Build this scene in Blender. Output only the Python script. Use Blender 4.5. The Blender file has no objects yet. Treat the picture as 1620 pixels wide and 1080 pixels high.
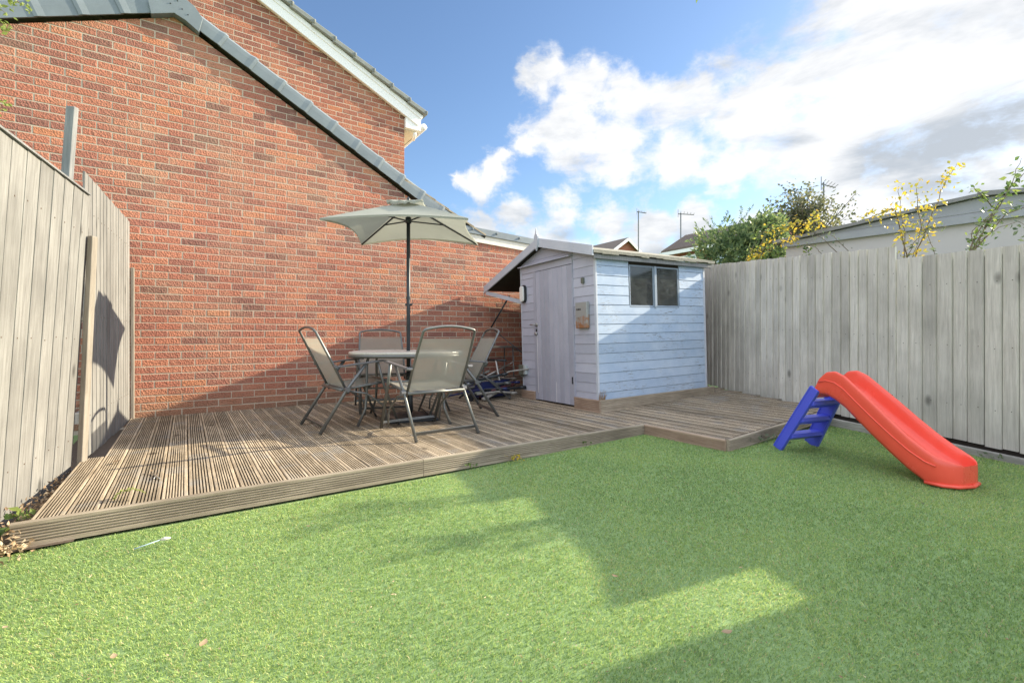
import bpy, bmesh, math, random
import numpy as np
from mathutils import Vector, Matrix, Euler
random.seed(7); rng = np.random.default_rng(7)
scn = bpy.context.scene
COL = scn.collection
R = math.radians
CAMH = 0.94
F = 750.0

def px(x, y, Z):
    """world point on the camera ray through photo pixel (x, y) at depth Z (calibration helper)"""
    return Vector(((x-810)/F*Z, Z, CAMH+(532-y)/F*Z))

E1 = Vector((.824, .567, 0)); E2 = Vector((-.567, .824, 0))
WALL_ROT = math.atan2(.567, .824)
def W(s, w, z): return E1*s+E2*w+Vector((0, 0, z))

# ------------------------------------------------------------------ materials
class NT:
    def __init__(self, name):
        self.m = bpy.data.materials.new(name); self.m.use_nodes = True
        self.t = self.m.node_tree; self.t.nodes.clear()
        self.out = self.t.nodes.new('ShaderNodeOutputMaterial')
    def n(self, typ, ins=None, **kw):
        nd = self.t.nodes.new('ShaderNode'+typ)
        for k, v in kw.items(): setattr(nd, k, v)
        for k, v in (ins or {}).items():
            s = nd.inputs[k]
            if isinstance(v, bpy.types.NodeSocket): self.t.links.new(v, s)
            else: s.default_value = v
        return nd
    def link(self, a, b): self.t.links.new(a, b)
    def coord(self): return self.n('TexCoord').outputs['Object']
    def mapping(self, vec, scale=(1, 1, 1), loc=(0, 0, 0)):
        return self.n('Mapping', {'Vector': vec, 'Scale': scale, 'Location': loc}).outputs[0]
    def noise(self, vec, scale=5, detail=4, rough=.55, dist=0):
        return self.n('TexNoise', {'Vector': vec, 'Scale': scale, 'Detail': detail, 'Roughness': rough, 'Distortion': dist}).outputs['Fac']
    def ramp(self, fac, stops):
        r = self.n('ValToRGB', {'Fac': fac}); e = r.color_ramp.elements
        while len(e) < len(stops): e.new(.5)
        for el, (p, c) in zip(e, stops):
            el.position = p; el.color = (*c, 1) if len(c) == 3 else c
        return r.outputs[0]
    def mix(self, fac, a, b, mode='MIX'):
        nd = self.n('Mix', data_type='RGBA', blend_type=mode)
        for idx, v in ((0, fac), (6, a), (7, b)):
            s = nd.inputs[idx]
            if isinstance(v, bpy.types.NodeSocket): self.link(v, s)
            else: s.default_value = v if idx == 0 else ((*v, 1) if len(v) == 3 else v)
        return nd.outputs[2]
    def math(self, op, a, b=0.0, c=0.0, clamp=False):
        nd = self.n('Math', operation=op, use_clamp=clamp)
        for i, v in enumerate((a, b, c)):
            if isinstance(v, bpy.types.NodeSocket): self.link(v, nd.inputs[i])
            else: nd.inputs[i].default_value = v
        return nd.outputs[0]
    def attr(self, name='tint'): return self.n('Attribute', attribute_name=name).outputs['Fac']
    def bump(self, h, strength=.3, dist=.01):
        return self.n('Bump', {'Height': h, 'Strength': strength, 'Distance': dist}).outputs[0]
    def principled(self, col, rough=.8, nrm=None, metal=0, spec=.3, **extra):
        ins = {'Base Color': (*col, 1) if isinstance(col, tuple) and len(col) == 3 else col, 'Roughness': rough, 'Metallic': metal, 'Specular IOR Level': spec}
        ins.update(extra)
        p = self.n('BsdfPrincipled', ins)
        if nrm: self.link(nrm, p.inputs['Normal'])
        self.link(p.outputs[0], self.out.inputs[0])
        return p
    def shifted(self, vec, amount=37.0):
        t = self.attr(); c = self.n('CombineXYZ', {0: self.math('MULTIPLY', t, amount), 1: self.math('MULTIPLY', t, amount*1.7), 2: self.math('MULTIPLY', t, amount*.6)}).outputs[0]
        return self.n('VectorMath', {0: vec, 1: c}, operation='ADD').outputs[0]

def wood(name, dark, light, scale=(26, 26, 1.3), knots=True, tintamt=.5, bump=.35, blotch=None, spec=.15):
    t = NT(name); co = t.shifted(t.coord())
    g = t.noise(t.mapping(co, scale), 2.2, 6, .65, .6)
    g2 = t.noise(t.mapping(co, tuple(a*3.5 for a in scale)), 3, 3, .6)
    gg = t.math('ADD', t.math('MULTIPLY', g, .7), t.math('MULTIPLY', g2, .3))
    col = t.ramp(gg, [(.30, dark), (.62, light)])
    big = t.noise(co, 1.7, 3, .6)
    col = t.mix(t.math('MULTIPLY', t.math('SUBTRACT', big, .42, clamp=True), 1.6), col, tuple(c*.62 for c in dark))
    tv = t.math('MULTIPLY_ADD', t.attr(), tintamt, 1-tintamt*.55)
    col = t.mix(1.0, col, t.n('CombineColor', {0: tv, 1: tv, 2: tv}).outputs[0], 'MULTIPLY')
    if knots:
        ax = tuple(3.2 if a > 5 else 2.0 for a in scale)
        v = t.n('TexVoronoi', {'Vector': t.mapping(co, ax), 'Scale': 1.0, 'Randomness': 1.0}).outputs['Distance']
        k = t.math('SUBTRACT', 1, t.math('MULTIPLY', t.math('SUBTRACT', v, .045, clamp=True), 13), clamp=True)
        col = t.mix(t.math('MULTIPLY', k, .75), col, tuple(c*.30 for c in dark))
    if blotch:
        b = t.ramp(t.noise(co, 3.1, 5, .7), [(.52, (0, 0, 0)), (.66, (1, 1, 1))])
        col = t.mix(t.math('MULTIPLY', b, .6), col, blotch)
    t.principled(col, .85, t.bump(gg, bump, .006), spec=spec)
    return t.m

def plain(name, col, rough=.5, metal=0, spec=.4, var=.12, nscale=14, bump=.05):
    t = NT(name); co = t.coord()
    n = t.noise(co, nscale, 5, .6)
    c = t.mix(n, tuple(x*(1-var) for x in col), tuple(min(1, x*(1+var)) for x in col))
    r = t.math('MULTIPLY_ADD', n, .2, rough-.1)
    t.principled(c, r, t.bump(n, bump, .01), metal, spec)
    return t.m

M = {}
M['fence_left'] = wood('sun bleached fence wood', (.15, .145, .138), (.30, .295, .283), tintamt=.12)
M['fence_right'] = wood('grey weathered fence wood', (.45, .42, .365), (.72, .68, .605), tintamt=.24)
M['post'] = wood('pale post wood', (.20, .175, .145), (.36, .32, .27), tintamt=.3)
M['greypost'] = wood('grey stub wood', (.16, .165, .17), (.3, .3, .3), tintamt=.3)
M['deck'] = wood('weathered decking', (.17, .13, .088), (.53, .43, .31), scale=(30, 1.6, 30), tintamt=.42, knots=True, blotch=(.30, .29, .27))
M['fascia'] = wood('weathered decking fascia', (.21, .17, .125), (.46, .39, .30), scale=(1.6, 30, 30), tintamt=.4)
M['plinth_red'] = wood('brown stained grooved board', (.28, .19, .135), (.48, .36, .27), scale=(30, 1.6, 30), tintamt=.3, knots=False)
M['sleeper'] = wood('grey timber edging', (.22, .205, .18), (.42, .4, .36), scale=(1.6, 30, 30), tintamt=.4)

def paintmat(name, base, worn, under, sc, wear=.55):
    t = NT(name); co = t.shifted(t.coord(), 3)
    n1 = t.noise(co, 2.4, 6, .7, .3); n2 = t.noise(t.mapping(co, sc), 6, 5, .7)
    col = t.mix(t.ramp(n1, [(.35, (0, 0, 0)), (.65, (1, 1, 1))]), base, worn)
    col = t.mix(t.math('MULTIPLY', n2, .35), col, tuple(c*.75 for c in base))
    n3 = t.math('MULTIPLY', t.noise(t.mapping(co, (sc[0]*.6, sc[1]*.6, sc[2]*.6)), 9, 6, .75), 1.0)
    chips = t.ramp(n3, [(wear, (0, 0, 0)), (wear+.05, (1, 1, 1))])
    mask = t.ramp(t.noise(co, 3.3, 2, .5), [(.48, (0, 0, 0)), (.62, (1, 1, 1))])
    cm = t.mix(1.0, chips, mask, 'MULTIPLY')
    col = t.mix(cm, col, under)
    tv = t.math('MULTIPLY_ADD', t.attr(), .16, .9)
    col = t.mix(1.0, col, t.n('CombineColor', {0: tv, 1: tv, 2: tv}).outputs[0], 'MULTIPLY')
    t.principled(col, .6, t.bump(t.math('ADD', n2, t.math('MULTIPLY', cm, -.4)), .25, .006), spec=.3)
    return t.m
M['shed_blue'] = paintmat('faded blue shed paint', (.36, .465, .62), (.50, .585, .70), (.16, .13, .11), (2, 2, 22), .565)
M['shed_grey'] = paintmat('faded lilac grey shed paint', (.44, .455, .54), (.51, .52, .60), (.3, .28, .26), (2, 2, 22), .66)
M['shed_door'] = paintmat('faded lilac grey door paint', (.40, .41, .49), (.48, .485, .56), (.3, .28, .26), (22, 22, 2), .66)
M['shed_trim'] = paintmat('pale shed trim paint', (.47, .50, .56), (.58, .6, .65), (.3, .26, .22), (6, 6, 6), .66)

M['window_frame'] = paintmat('weathered window frame paint', (.22, .27, .34), (.30, .36, .43), (.16, .12, .09), (6, 6, 6), .58)
def brickmat(name, gain=1.0):
    t = NT(name); co = t.coord(); tint = t.attr()
    base = t.ramp(tint, [(0, (.24, .115, .10)), (.22, (.34, .145, .12)), (.5, (.44, .17, .125)), (.78, (.52, .215, .15)), (.93, (.52, .20, .13)), (1, (.54, .22, .135))])
    n = t.noise(co, 75, 5, .75); n2 = t.noise(co, 2.2, 4, .6); n3 = t.noise(co, 14, 4, .7)
    col = t.mix(t.ramp(n, [(.52, (0, 0, 0)), (.68, (.8, .8, .8))]), base, (.13, .085, .075))
    col = t.mix(t.ramp(n3, [(.58, (0, 0, 0)), (.8, (.45, .45, .45))]), col, (.55, .42, .33))
    col = t.mix(t.ramp(n2, [(.45, (0, 0, 0)), (.75, (.30, .30, .30))]), col, (.52, .38, .28))
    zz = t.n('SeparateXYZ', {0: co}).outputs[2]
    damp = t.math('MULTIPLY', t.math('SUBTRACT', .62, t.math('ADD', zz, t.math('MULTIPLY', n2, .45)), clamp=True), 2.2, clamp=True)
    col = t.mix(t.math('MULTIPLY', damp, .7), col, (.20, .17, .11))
    col = t.mix(1.0, col, (gain*.955, gain*.97, gain*.89), 'MULTIPLY')
    v = t.n('TexVoronoi', {'Vector': co, 'Scale': 70.0}).outputs['Distance']
    h = t.math('ADD', t.math('MULTIPLY', n, .6), v)
    t.principled(col, .92, t.bump(h, .75, .010), spec=.12)
    return t.m
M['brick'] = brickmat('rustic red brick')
M['brick_far'] = brickmat('dark red brick', .82)
def mortar():
    t = NT('pale mortar'); co = t.coord(); n = t.noise(co, 40, 5, .7); n2 = t.noise(co, 1.5, 3)
    c = t.mix(n, (.44, .36, .275), (.58, .485, .38)); c = t.mix(t.math('MULTIPLY', n2, .5), c, (.45, .38, .31))
    t.principled(c, .95, t.bump(n, .5, .006), spec=.1); return t.m
M['mortar'] = mortar()
M['slate'] = plain('blue grey concrete verge', (.17, .20, .22), .45, spec=.4, var=.22, nscale=6)
M['slate_far'] = plain('grey green roof tile', (.20, .215, .205), .7, var=.35, nscale=9, bump=.2)
M['tile_brown'] = plain('lichened beige roof tile', (.33, .275, .20), .85, var=.4, nscale=12, bump=.3)
M['white'] = plain('white gloss boards', (.78, .78, .77), .35, var=.06)
M['cream'] = plain('peeling cream fascia', (.70, .66, .58), .6, var=.2, nscale=22, bump=.2)
M['felt'] = plain('sandy roofing felt', (.31, .295, .245), .95, spec=.1, var=.3, nscale=40, bump=.4)
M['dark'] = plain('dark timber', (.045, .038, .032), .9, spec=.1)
M['metal'] = plain('bronze grey powder coat', (.16, .165, .16), .38, metal=.55, spec=.5, var=.18, nscale=30)
M['metal_dark'] = plain('charcoal powder coat', (.035, .042, .048), .4, metal=.3, spec=.5)
M['arm'] = plain('grey plastic armrest', (.12, .12, .125), .35, spec=.5)
M['glass_top'] = plain('pale stone table top', (.55, .53, .47), .3, spec=.5, var=.15, nscale=25)
M['groove_floor'] = plain('dark groove floors', (.05, .04, .028), .95, spec=.1, var=.4, nscale=20); M['navy'] = plain('navy plastic', (.02, .03, .11), .4); M['maroon'] = plain('maroon plastic', (.12, .03, .035), .5)
M['nail'] = plain('rusty nail head', (.14, .10, .075), .7)
def rust():
    t = NT('rusty zinc box'); co = t.coord(); n = t.noise(co, 9, 6, .7)
    g = t.n('SeparateXYZ', {0: co}).outputs[2]
    f = t.math('SUBTRACT', t.math('ADD', n, .10), t.math('MULTIPLY', t.math('SUBTRACT', g, .91), 1.6))
    c = t.mix(t.ramp(f, [(.40, (0, 0, 0)), (.56, (1, 1, 1))]), (.36, .37, .36), (.36, .17, .08))
    t.principled(c, .55, t.bump(n, .3, .005), .3, .4); return t.m
M['rust'] = rust()
M['lamp_white'] = plain('opal lamp cover', (.72, .73, .70), .3, var=.03)
M['black'] = plain('black plastic', (.02, .022, .025), .4)
M['green_box'] = plain('mossy grey plastic', (.13, .14, .11), .5, var=.3)
M['plastic_grey'] = plain('pale grey plastic', (.45, .5, .5), .4)
M['steel'] = plain('dull steel', (.42, .41, .38), .35, metal=.8)
M['slide_red'] = plain('sun faded red plastic', (.85, .10, .062), .25, spec=.5, var=.08, nscale=7, bump=.08)
M['slide_blue'] = plain('blue plastic', (.075, .10, .60), .32, spec=.5, var=.1, nscale=7)
M['render'] = plain('pale render', (.52, .49, .475), .9, spec=.1, var=.05, nscale=3, bump=.1)
M['garage_board'] = plain('grey bargeboard', (.33, .34, .355), .7, var=.12, nscale=6)
M['garage_roof'] = plain('grey cement roof sheet', (.24, .235, .23), .85, var=.2, nscale=8, bump=.2)
M['house_tile'] = plain('brown concrete roof tile', (.16, .125, .10), .85, var=.25, nscale=3)
M['window_far'] = plain('pale window glass', (.30, .40, .44), .12, spec=.8, var=.3, nscale=1.5)
def fabric(name, col, trans, alpha):
    t = NT(name); co = t.coord(); n = t.noise(co, 5, 4, .6)
    c = t.mix(n, tuple(x*.86 for x in col), tuple(min(1, x*1.1) for x in col))
    d = t.n('BsdfDiffuse', {'Color': c, 'Roughness': .6}); tr = t.n('BsdfTranslucent', {'Color': c})
    a = t.n('MixShader', {0: trans, 1: d.outputs[0], 2: tr.outputs[0]})
    if alpha < 1:
        tp = t.n('BsdfTransparent'); w = t.n('MixShader', {0: alpha, 1: tp.outputs[0], 2: a.outputs[0]})
        t.link(w.outputs[0], t.out.inputs[0])
    else: t.link(a.outputs[0], t.out.inputs[0])
    return t.m
M['sling'] = fabric('beige mesh sling', (.47, .45, .385), .38, .74)
M['canopy'] = fabric('grey green parasol cloth', (.44, .45, .39), .28, 1)
def glass():
    t = NT('dusty window glass'); co = t.coord(); n = t.noise(co, 9, 5, .7)
    g = t.n('BsdfGlossy', {'Color': (.9, .9, .9, 1), 'Roughness': .06}); d = t.n('BsdfDiffuse', {'Color': (.34, .37, .36, 1)})
    tp = t.n('BsdfTransparent', {'Color': (.75, .8, .8, 1)})
    m1 = t.n('MixShader', {0: t.math('MULTIPLY_ADD', n, .45, -.10, True), 1: tp.outputs[0], 2: d.outputs[0]})
    m2 = t.n('MixShader', {0: t.n('LayerWeight', {'Blend': .35}).outputs['Fresnel'], 1: m1.outputs[0], 2: g.outputs[0]})
    t.link(m2.outputs[0], t.out.inputs[0]); return t.m
M['glass'] = glass()
def leafmat(name, stops, trans=.45):
    t = NT(name); c = t.ramp(t.attr(), stops)
    d = t.n('BsdfPrincipled', {'Base Color': c, 'Roughness': .45, 'Specular IOR Level': .4}); tr = t.n('BsdfTranslucent', {'Color': c})
    m = t.n('MixShader', {0: trans, 1: d.outputs[0], 2: tr.outputs[0]}); t.link(m.outputs[0], t.out.inputs[0]); return t.m
M['leaf_conifer'] = leafmat('conifer sprays', [(0, (.09, .15, .08)), (.5, (.20, .28, .12)), (1, (.42, .46, .17))])
M['leaf_bush'] = leafmat('bush leaves', [(0, (.08, .09, .065)), (.5, (.15, .17, .09)), (1, (.32, .29, .13))])
M['leaf_yellow'] = leafmat('yellow leaves', [(0, (.25, .26, .05)), (.5, (.50, .42, .06)), (1, (.70, .46, .05))], .5)
M['leaf_green'] = leafmat('fresh green leaves', [(0, (.05, .09, .03)), (.5, (.14, .22, .06)), (1, (.30, .36, .09))], .5)
M['leaf_dark'] = leafmat('dull green leaves', [(0, (.10, .14, .085)), (1, (.22, .27, .14))], .35)
M['leaf_dry'] = leafmat('dry leaves', [(0, (.20, .135, .085)), (.5, (.40, .27, .16)), (1, (.60, .48, .33))], .2)
M['stem'] = plain('brown stem', (.16, .12, .08), .8)
M['bark'] = plain('grey bark', (.14, .12, .10), .9, var=.3, bump=.4)
M['turf'] = leafmat('artificial turf fibres', [(0, (.17, .27, .11)), (.35, (.28, .41, .14)), (.7, (.41, .54, .16)), (.9, (.62, .68, .26)), (1, (.56, .45, .26))], .4)
def ground():
    t = NT('turf backing'); co = t.coord(); n = t.noise(co, 60, 5, .7)
    c = t.mix(n, (.17, .26, .115), (.28, .38, .165)); t.principled(c, 1, t.bump(n, .5, .01), spec=.05); return t.m
M['ground'] = ground()
M['soil'] = plain('bare soil', (.10, .075, .055), 1, var=.4, nscale=30, bump=.5)

# ------------------------------------------------------------------ mesh builder
class MB:
    def __init__(self): self.v = []; self.f = []; self.t = []; self.mi = []; self.calls = []
    def add(self, vs, fs, tint=.5, mi=0):
        if fs: self.calls.append((vs, fs, tint, mi))
        b = len(self.v); self.v += [tuple(p) for p in vs]
        for f in fs: self.f.append(tuple(b+i for i in f)); self.t.append(tint); self.mi.append(mi)
    def hexa(self, p, tint=.5, mi=0):
        self.add(p, [(0, 3, 2, 1), (4, 5, 6, 7), (0, 1, 5, 4), (1, 2, 6, 5), (2, 3, 7, 6), (3, 0, 4, 7)], tint, mi)
    def box(self, x0, x1, y0, y1, z0, z1, tint=None, mi=0):
        t = random.random() if tint is None else tint
        self.hexa([(x0, y0, z0), (x1, y0, z0), (x1, y1, z0), (x0, y1, z0), (x0, y0, z1), (x1, y0, z1), (x1, y1, z1), (x0, y1, z1)], t, mi)
    def bar(self, a, b, w, h, up=(0, 0, 1), tint=.5, mi=0):
        a = Vector(a); b = Vector(b); d = (b-a).normalized(); s = d.cross(Vector(up)).normalized(); u = s.cross(d)
        P = []
        for q in (a, b):
            P += [q-s*w/2-u*h/2, q+s*w/2-u*h/2, q+s*w/2+u*h/2, q-s*w/2+u*h/2]
        self.hexa(P, tint, mi)
    def prism(self, poly, y0, y1, tint=.5, mi=0, axis='y'):
        n = len(poly)
        if axis == 'y': vs = [(a, y0, b) for a, b in poly]+[(a, y1, b) for a, b in poly]
        elif axis == 'x': vs = [(y0, a, b) for a, b in poly]+[(y1, a, b) for a, b in poly]
        else: vs = [(a, b, y0) for a, b in poly]+[(a, b, y1) for a, b in poly]
        fs = [tuple(range(n)), tuple(range(2*n-1, n-1, -1))]+[(i, i+n, (i+1) % n+n, (i+1) % n) for i in range(n)]
        self.add(vs, fs, tint, mi)
    def tube(self, pts, r, seg=8, tint=.5, mi=0, flat=1.0, caps=True):
        pts = [Vector(p) for p in pts]; rs = r if isinstance(r, (list, tuple)) else [r]*len(pts)
        vs = []; fs = []; prev = None
        for i, p in enumerate(pts):
            d = ((pts[min(i+1, len(pts)-1)]-pts[max(i-1, 0)])).normalized()
            if prev is None:
                ref = Vector((0, 0, 1)) if abs(d.z) < .9 else Vector((1, 0, 0)); s = d.cross(ref).normalized()
            else: s = (prev-d*prev.dot(d)).normalized()
            prev = s; u = d.cross(s)
            for k in range(seg):
                a = 2*math.pi*k/seg; vs.append(p+s*math.cos(a)*rs[i]+u*math.sin(a)*rs[i]*flat)
        for i in range(len(pts)-1):
            for k in range(seg):
                a = i*seg+k; b = i*seg+(k+1) % seg; fs.append((a, b, b+seg, a+seg))
        if caps: fs += [tuple(range(seg-1, -1, -1)), tuple(range(len(vs)-seg, len(vs)))]
        self.add(vs, fs, tint, mi)
    def leaf(self, p, size, asp=.55, tint=None, d=None, droop=0):
        p = Vector(p)
        d = Vector(d).normalized() if d is not None else Vector((random.gauss(0, 1), random.gauss(0, 1), random.gauss(0, .7)-droop)).normalized()
        s = d.cross(Vector((random.gauss(0, 1), random.gauss(0, 1), random.gauss(0, 1)))).normalized()*size*asp*.5; n = d.cross(s).normalized()*size*.12
        t = random.random() if tint is None else tint
        self.add([p, p+d*size*.45+s+n, p+d*size, p+d*size*.45-s+n], [(0, 1, 2), (0, 2, 3)], t)
    def build(self, name, mats, parent=None, smooth=False):
        me = bpy.data.meshes.new(name); me.from_pydata(self.v, [], self.f)
        if not isinstance(mats, (list, tuple)): mats = [mats]
        for m in mats: me.materials.append(m)
        a = me.attributes.new('tint', 'FLOAT', 'FACE'); a.data.foreach_set('value', np.array(self.t, dtype=np.float32))
        me.polygons.foreach_set('material_index', np.array(self.mi, dtype=np.int32))
        if smooth: me.polygons.foreach_set('use_smooth', [True]*len(me.polygons))
        me.update(); o = bpy.data.objects.new(name, me); COL.objects.link(o)
        if parent: o.parent = parent
        return o

def pieces(mb, name, mat, parent=None, smooth=False, w=0):
    """every shape added to mb becomes a part of its own"""
    out = []
    for c in mb.calls:
        m = MB(); m.add(*c); o = m.build(name, mat, parent, smooth)
        if w: bevel(o, w)
        out.append(o)
    return out

def bevel(o, w=.004, seg=2):
    m = o.modifiers.new('bevel', 'BEVEL'); m.width = w; m.segments = seg; m.limit_method = 'ANGLE'; return o
def tag(o, label=None, cat=None, group=None, kind=None):
    if label: o['label'] = label
    if cat: o['category'] = cat
    if group: o['group'] = group
    if kind: o['kind'] = kind
    return o
def root(name, label, cat, loc=(0, 0, 0), rz=0, group=None):
    o = bpy.data.objects.new(name, None); o.empty_display_size = .1; COL.objects.link(o)
    o.location = loc; o.rotation_euler = (0, 0, rz); return tag(o, label, cat, group)
def recenter(o):
    """move a one-mesh object's origin to the base of its mesh"""
    me = o.data; co = np.empty(len(me.vertices)*3); me.vertices.foreach_get('co', co); co = co.reshape(-1, 3)
    c = np.array([co[:, 0].mean(), co[:, 1].mean(), co[:, 2].min()]); co -= c
    me.vertices.foreach_set('co', co.ravel()); me.update(); o.location = Vector(o.location)+Vector(c); return o
def copy_tree(o, parent=None):
    c = o.copy(); COL.objects.link(c); c.parent = parent
    for ch in [x for x in o.children]: copy_tree(ch, c)
    return c

# ------------------------------------------------------------------ ground
def lawn_z(s): return .045*min(1, max(0, (s-1.5)/2.5))
def deck_z(s): return .12+.05*max(0, s-3.6)
def fence_s(w): return 4.95+(w-.84)*.3874

def make_lawn():
    mb = MB(); xs = [-400, -60, -12]+[i*.5-5 for i in range(32)]+[14, 60, 400]; ys = xs
    n = len(xs); vs = []
    for y in ys:
        for x in xs:
            s = x*.824+y*.567; z = lawn_z(s) if (abs(x) < 11 and abs(y) < 11) else .02
            vs.append((x, y, z-.004))
    mb.add(vs, [(j*n+i, j*n+i+1, (j+1)*n+i+1, (j+1)*n+i) for j in range(n-1) for i in range(n-1)])
    return tag(mb.build('ground', M['ground']), kind='structure')
make_lawn()

def make_turf():
    N = 720000
    Y = .95+rng.random(N)*4.6
    X = (rng.random(N)*2-1)*1.17*Y+.02
    keep = rng.random(N) < 1.0
    s = X*.824+Y*.567; w = -X*.567+Y*.824
    wf = np.where(s < 3.54, 2.925, 2.125)
    keep &= (w < wf-.012+rng.normal(0, .006, N)) & (s < 4.95+(w-.84)*.3874-.11)
    keep &= ~((s < -.62) & (w > 2.80)) & (s > -.74-(2.93-w)*.05)
    X, Y, s = X[keep], Y[keep], s[keep]; n = len(X)
    z0 = .045*np.clip((s-1.5)/2.5, 0, 1)-.004
    h = (.006+rng.random(n)*.008); ang = rng.random(n)*2*np.pi
    wd = (.0006+.00030*Y)*(.7+.6*rng.random(n))
    la = (rng.normal(0, .6, n)+.35*np.sin(X*1.6+Y))*h; lb = (rng.normal(0, .6, n)-.35)*h
    dx, dy = np.cos(ang)*wd, np.sin(ang)*wd
    V = np.empty((n, 5, 3))
    V[:, 0] = np.stack([X-dx, Y-dy, z0], 1); V[:, 1] = np.stack([X+dx, Y+dy, z0], 1)
    V[:, 2] = np.stack([X+dx*.8+la*.35, Y+dy*.8+lb*.35, z0+h*.6], 1); V[:, 3] = np.stack([X-dx*.8+la*.35, Y-dy*.8+lb*.35, z0+h*.6], 1)
    V[:, 4] = np.stack([X+la, Y+lb, z0+h*.95], 1)
    me = bpy.data.meshes.new('artificial_turf'); me.vertices.add(n*5); me.vertices.foreach_set('co', V.ravel())
    base = (np.arange(n)*5)[:, None]
    loops = np.concatenate([base+np.array([0, 1, 2, 3]), base+np.array([3, 2, 4])], 1).ravel()
    me.loops.add(len(loops)); me.loops.foreach_set('vertex_index', loops.astype(np.int32))
    st = ((np.arange(n)*7)[:, None]+np.array([0, 4])).ravel()
    me.polygons.add(n*2); me.polygons.foreach_set('loop_start', st.astype(np.int32))
    try: me.polygons.foreach_set('loop_total', np.tile([4, 3], n).astype(np.int32))
    except Exception: pass
    me.materials.append(M['turf'])
    a = me.attributes.new('tint', 'FLOAT', 'FACE')
    patch = .47+.13*np.sin(X*2.3+1.3*np.sin(Y*1.7))*np.cos(Y*2.9+X)+.08*np.sin(X*7.1+Y*3.3+2*np.sin(X*1.9))*np.sin(Y*6.3-X*2.2)
    t = np.clip(patch+rng.normal(0, .27, n), 0, .93); t[rng.random(n) < .035] = 1
    a.data.foreach_set('value', np.repeat(t, 2).astype(np.float32))
    me.update(calc_edges=True)
    o = bpy.data.objects.new('artificial_turf', me); COL.objects.link(o)
    return tag(o, kind='stuff', label='short bright green artificial turf covering the garden', cat='grass')
make_turf()

# ------------------------------------------------------------------ brick walls
def clip_poly(poly, a, b, c):
    """keep a*x+b*z<=c"""
    out = []
    for i in range(len(poly)):
        p, q = poly[i], poly[(i+1) % len(poly)]; dp = a*p[0]+b*p[1]-c; dq = a*q[0]+b*q[1]-c
        if dp <= 0: out.append(p)
        if (dp < 0 < dq) or (dq < 0 < dp):
            t = dp/(dp-dq); out.append((p[0]+(q[0]-p[0])*t, p[1]+(q[1]-p[1])*t))
    return out
def brick_wall(mb, w, s0, s1, z0, z1, clips, L=.225, H=.075, j=.010, off=0, proud=.0018, m=0):
    k = 0; z = z0
    while z < z1:
        s = s0+(L/2 if k % 2 else 0)-L+random.uniform(-.008, .008)+off
        while s < s1:
            ll = L
            a0, a1 = s+j/2+random.uniform(-.002, .002), s+ll-j/2+random.uniform(-.002, .002)
            b0, b1 = z+j/2+random.uniform(-.0015, .0015), z+H-j/2+random.uniform(-.0015, .0015)
            poly = [(max(a0, s0), b0), (min(a1, s1), b0), (min(a1, s1), b1), (max(a0, s0), b1)]
            if poly[1][0]-poly[0][0] > .01:
                for c in clips:
                    if len(poly) > 2: poly = clip_poly(poly, *c)
                if len(poly) > 2:
                    t = min(1, max(0, random.gauss(.48, .24))); p = proud+random.uniform(-.0009, .0012); n = len(poly)
                    cx = sum(q[0] for q in poly)/n; cz = sum(q[1] for q in poly)/n
                    inner = [(q[0]+(.003 if q[0] < cx else -.003), q[1]+(.003 if q[1] < cz else -.003)) for q in poly]
                    vs = [(q[0], w, q[1]) for q in poly]+[(q[0], w-p, q[1]) for q in inner]
                    fs = [tuple(range(n, 2*n))]+[(i, (i+1) % n, (i+1) % n+n, i+n) for i in range(n)]
                    mb.add(vs, fs, t, m)
            s += ll
        z += H; k += 1

AP_S, AP_Z = -.10, 4.28          # gable apex (underside of verge)
SR, SL = .560, .43               # right and left slopes
FS, FZ = 3.36, 2.345             # where the rake meets the low flat part
GW = 6.10
garage = root('brick_annexe', 'red brick gable wall with grey verge tiles along its sloping roof, beside the deck', 'building', (0, 0, 0), WALL_ROT)
mb = MB()
c1 = [(SR, 1, AP_Z+SR*AP_S), (-SL, 1, AP_Z-SL*AP_S)]
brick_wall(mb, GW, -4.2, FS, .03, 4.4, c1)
nb = FS+.225*0
brick_wall(mb, GW, FS+.0, 6.6, .03, 2.25, [(.05, 1, 2.27+.05*FS)], off=(.225-((FS+4.2) % .225)) % .225)
# cut soldier bricks under the low fascia
s = FS+.02
while s < 6.5:
    zt = FZ-.045*(s-FS); mb.box(s, s+.062, GW-.006, GW+.02, zt-.075, zt-.002, random.gauss(.55, .15)); s += .073
def wallpoly(mb, pts, w0, w1, mi): mb.prism(pts, w0, w1, .5, mi)
wallpoly(mb, [(-4.2, -.1), (6.6, -.1), (6.6, 2.20), (FS, FZ-.005), (AP_S, AP_Z-.004), (-4.2, AP_Z-.004-SL*(4.2+AP_S))], GW+.0005, GW+.22, 1)
mb.build('wall', [M['brick'], M['mortar']], garage)
# white low fascia and capping
mb = MB()
mb.hexa([(FS-.05, GW-.03, FZ-.002+.002), (6.6, GW-.03, FZ-.045*(6.6-FS)), (6.6, GW+.1, FZ-.045*(6.6-FS)), (FS-.05, GW+.1, FZ),
         (FS-.05, GW-.03, FZ+.115), (6.6, GW-.03, FZ+.115-.045*(6.6-FS)), (6.6, GW+.1, FZ+.115-.045*(6.6-FS)), (FS-.05, GW+.1, FZ+.115)])
mb.build('fascia', M['cream'], garage)
mb = MB()
z = FZ+.116
mb.hexa([(FS-.35, GW-.055, z+.004), (6.6, GW-.055, z-.045*(6.6-FS)), (6.6, GW+.3, z-.045*(6.6-FS)), (FS-.35, GW+.3, z+.004),
         (FS-.35, GW-.050, z+.105), (6.6, GW-.05, z+.105-.045*(6.6-FS)), (6.6, GW+.3, z+.12-.045*(6.6-FS)), (FS-.35, GW+.3, z+.12)])
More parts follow.
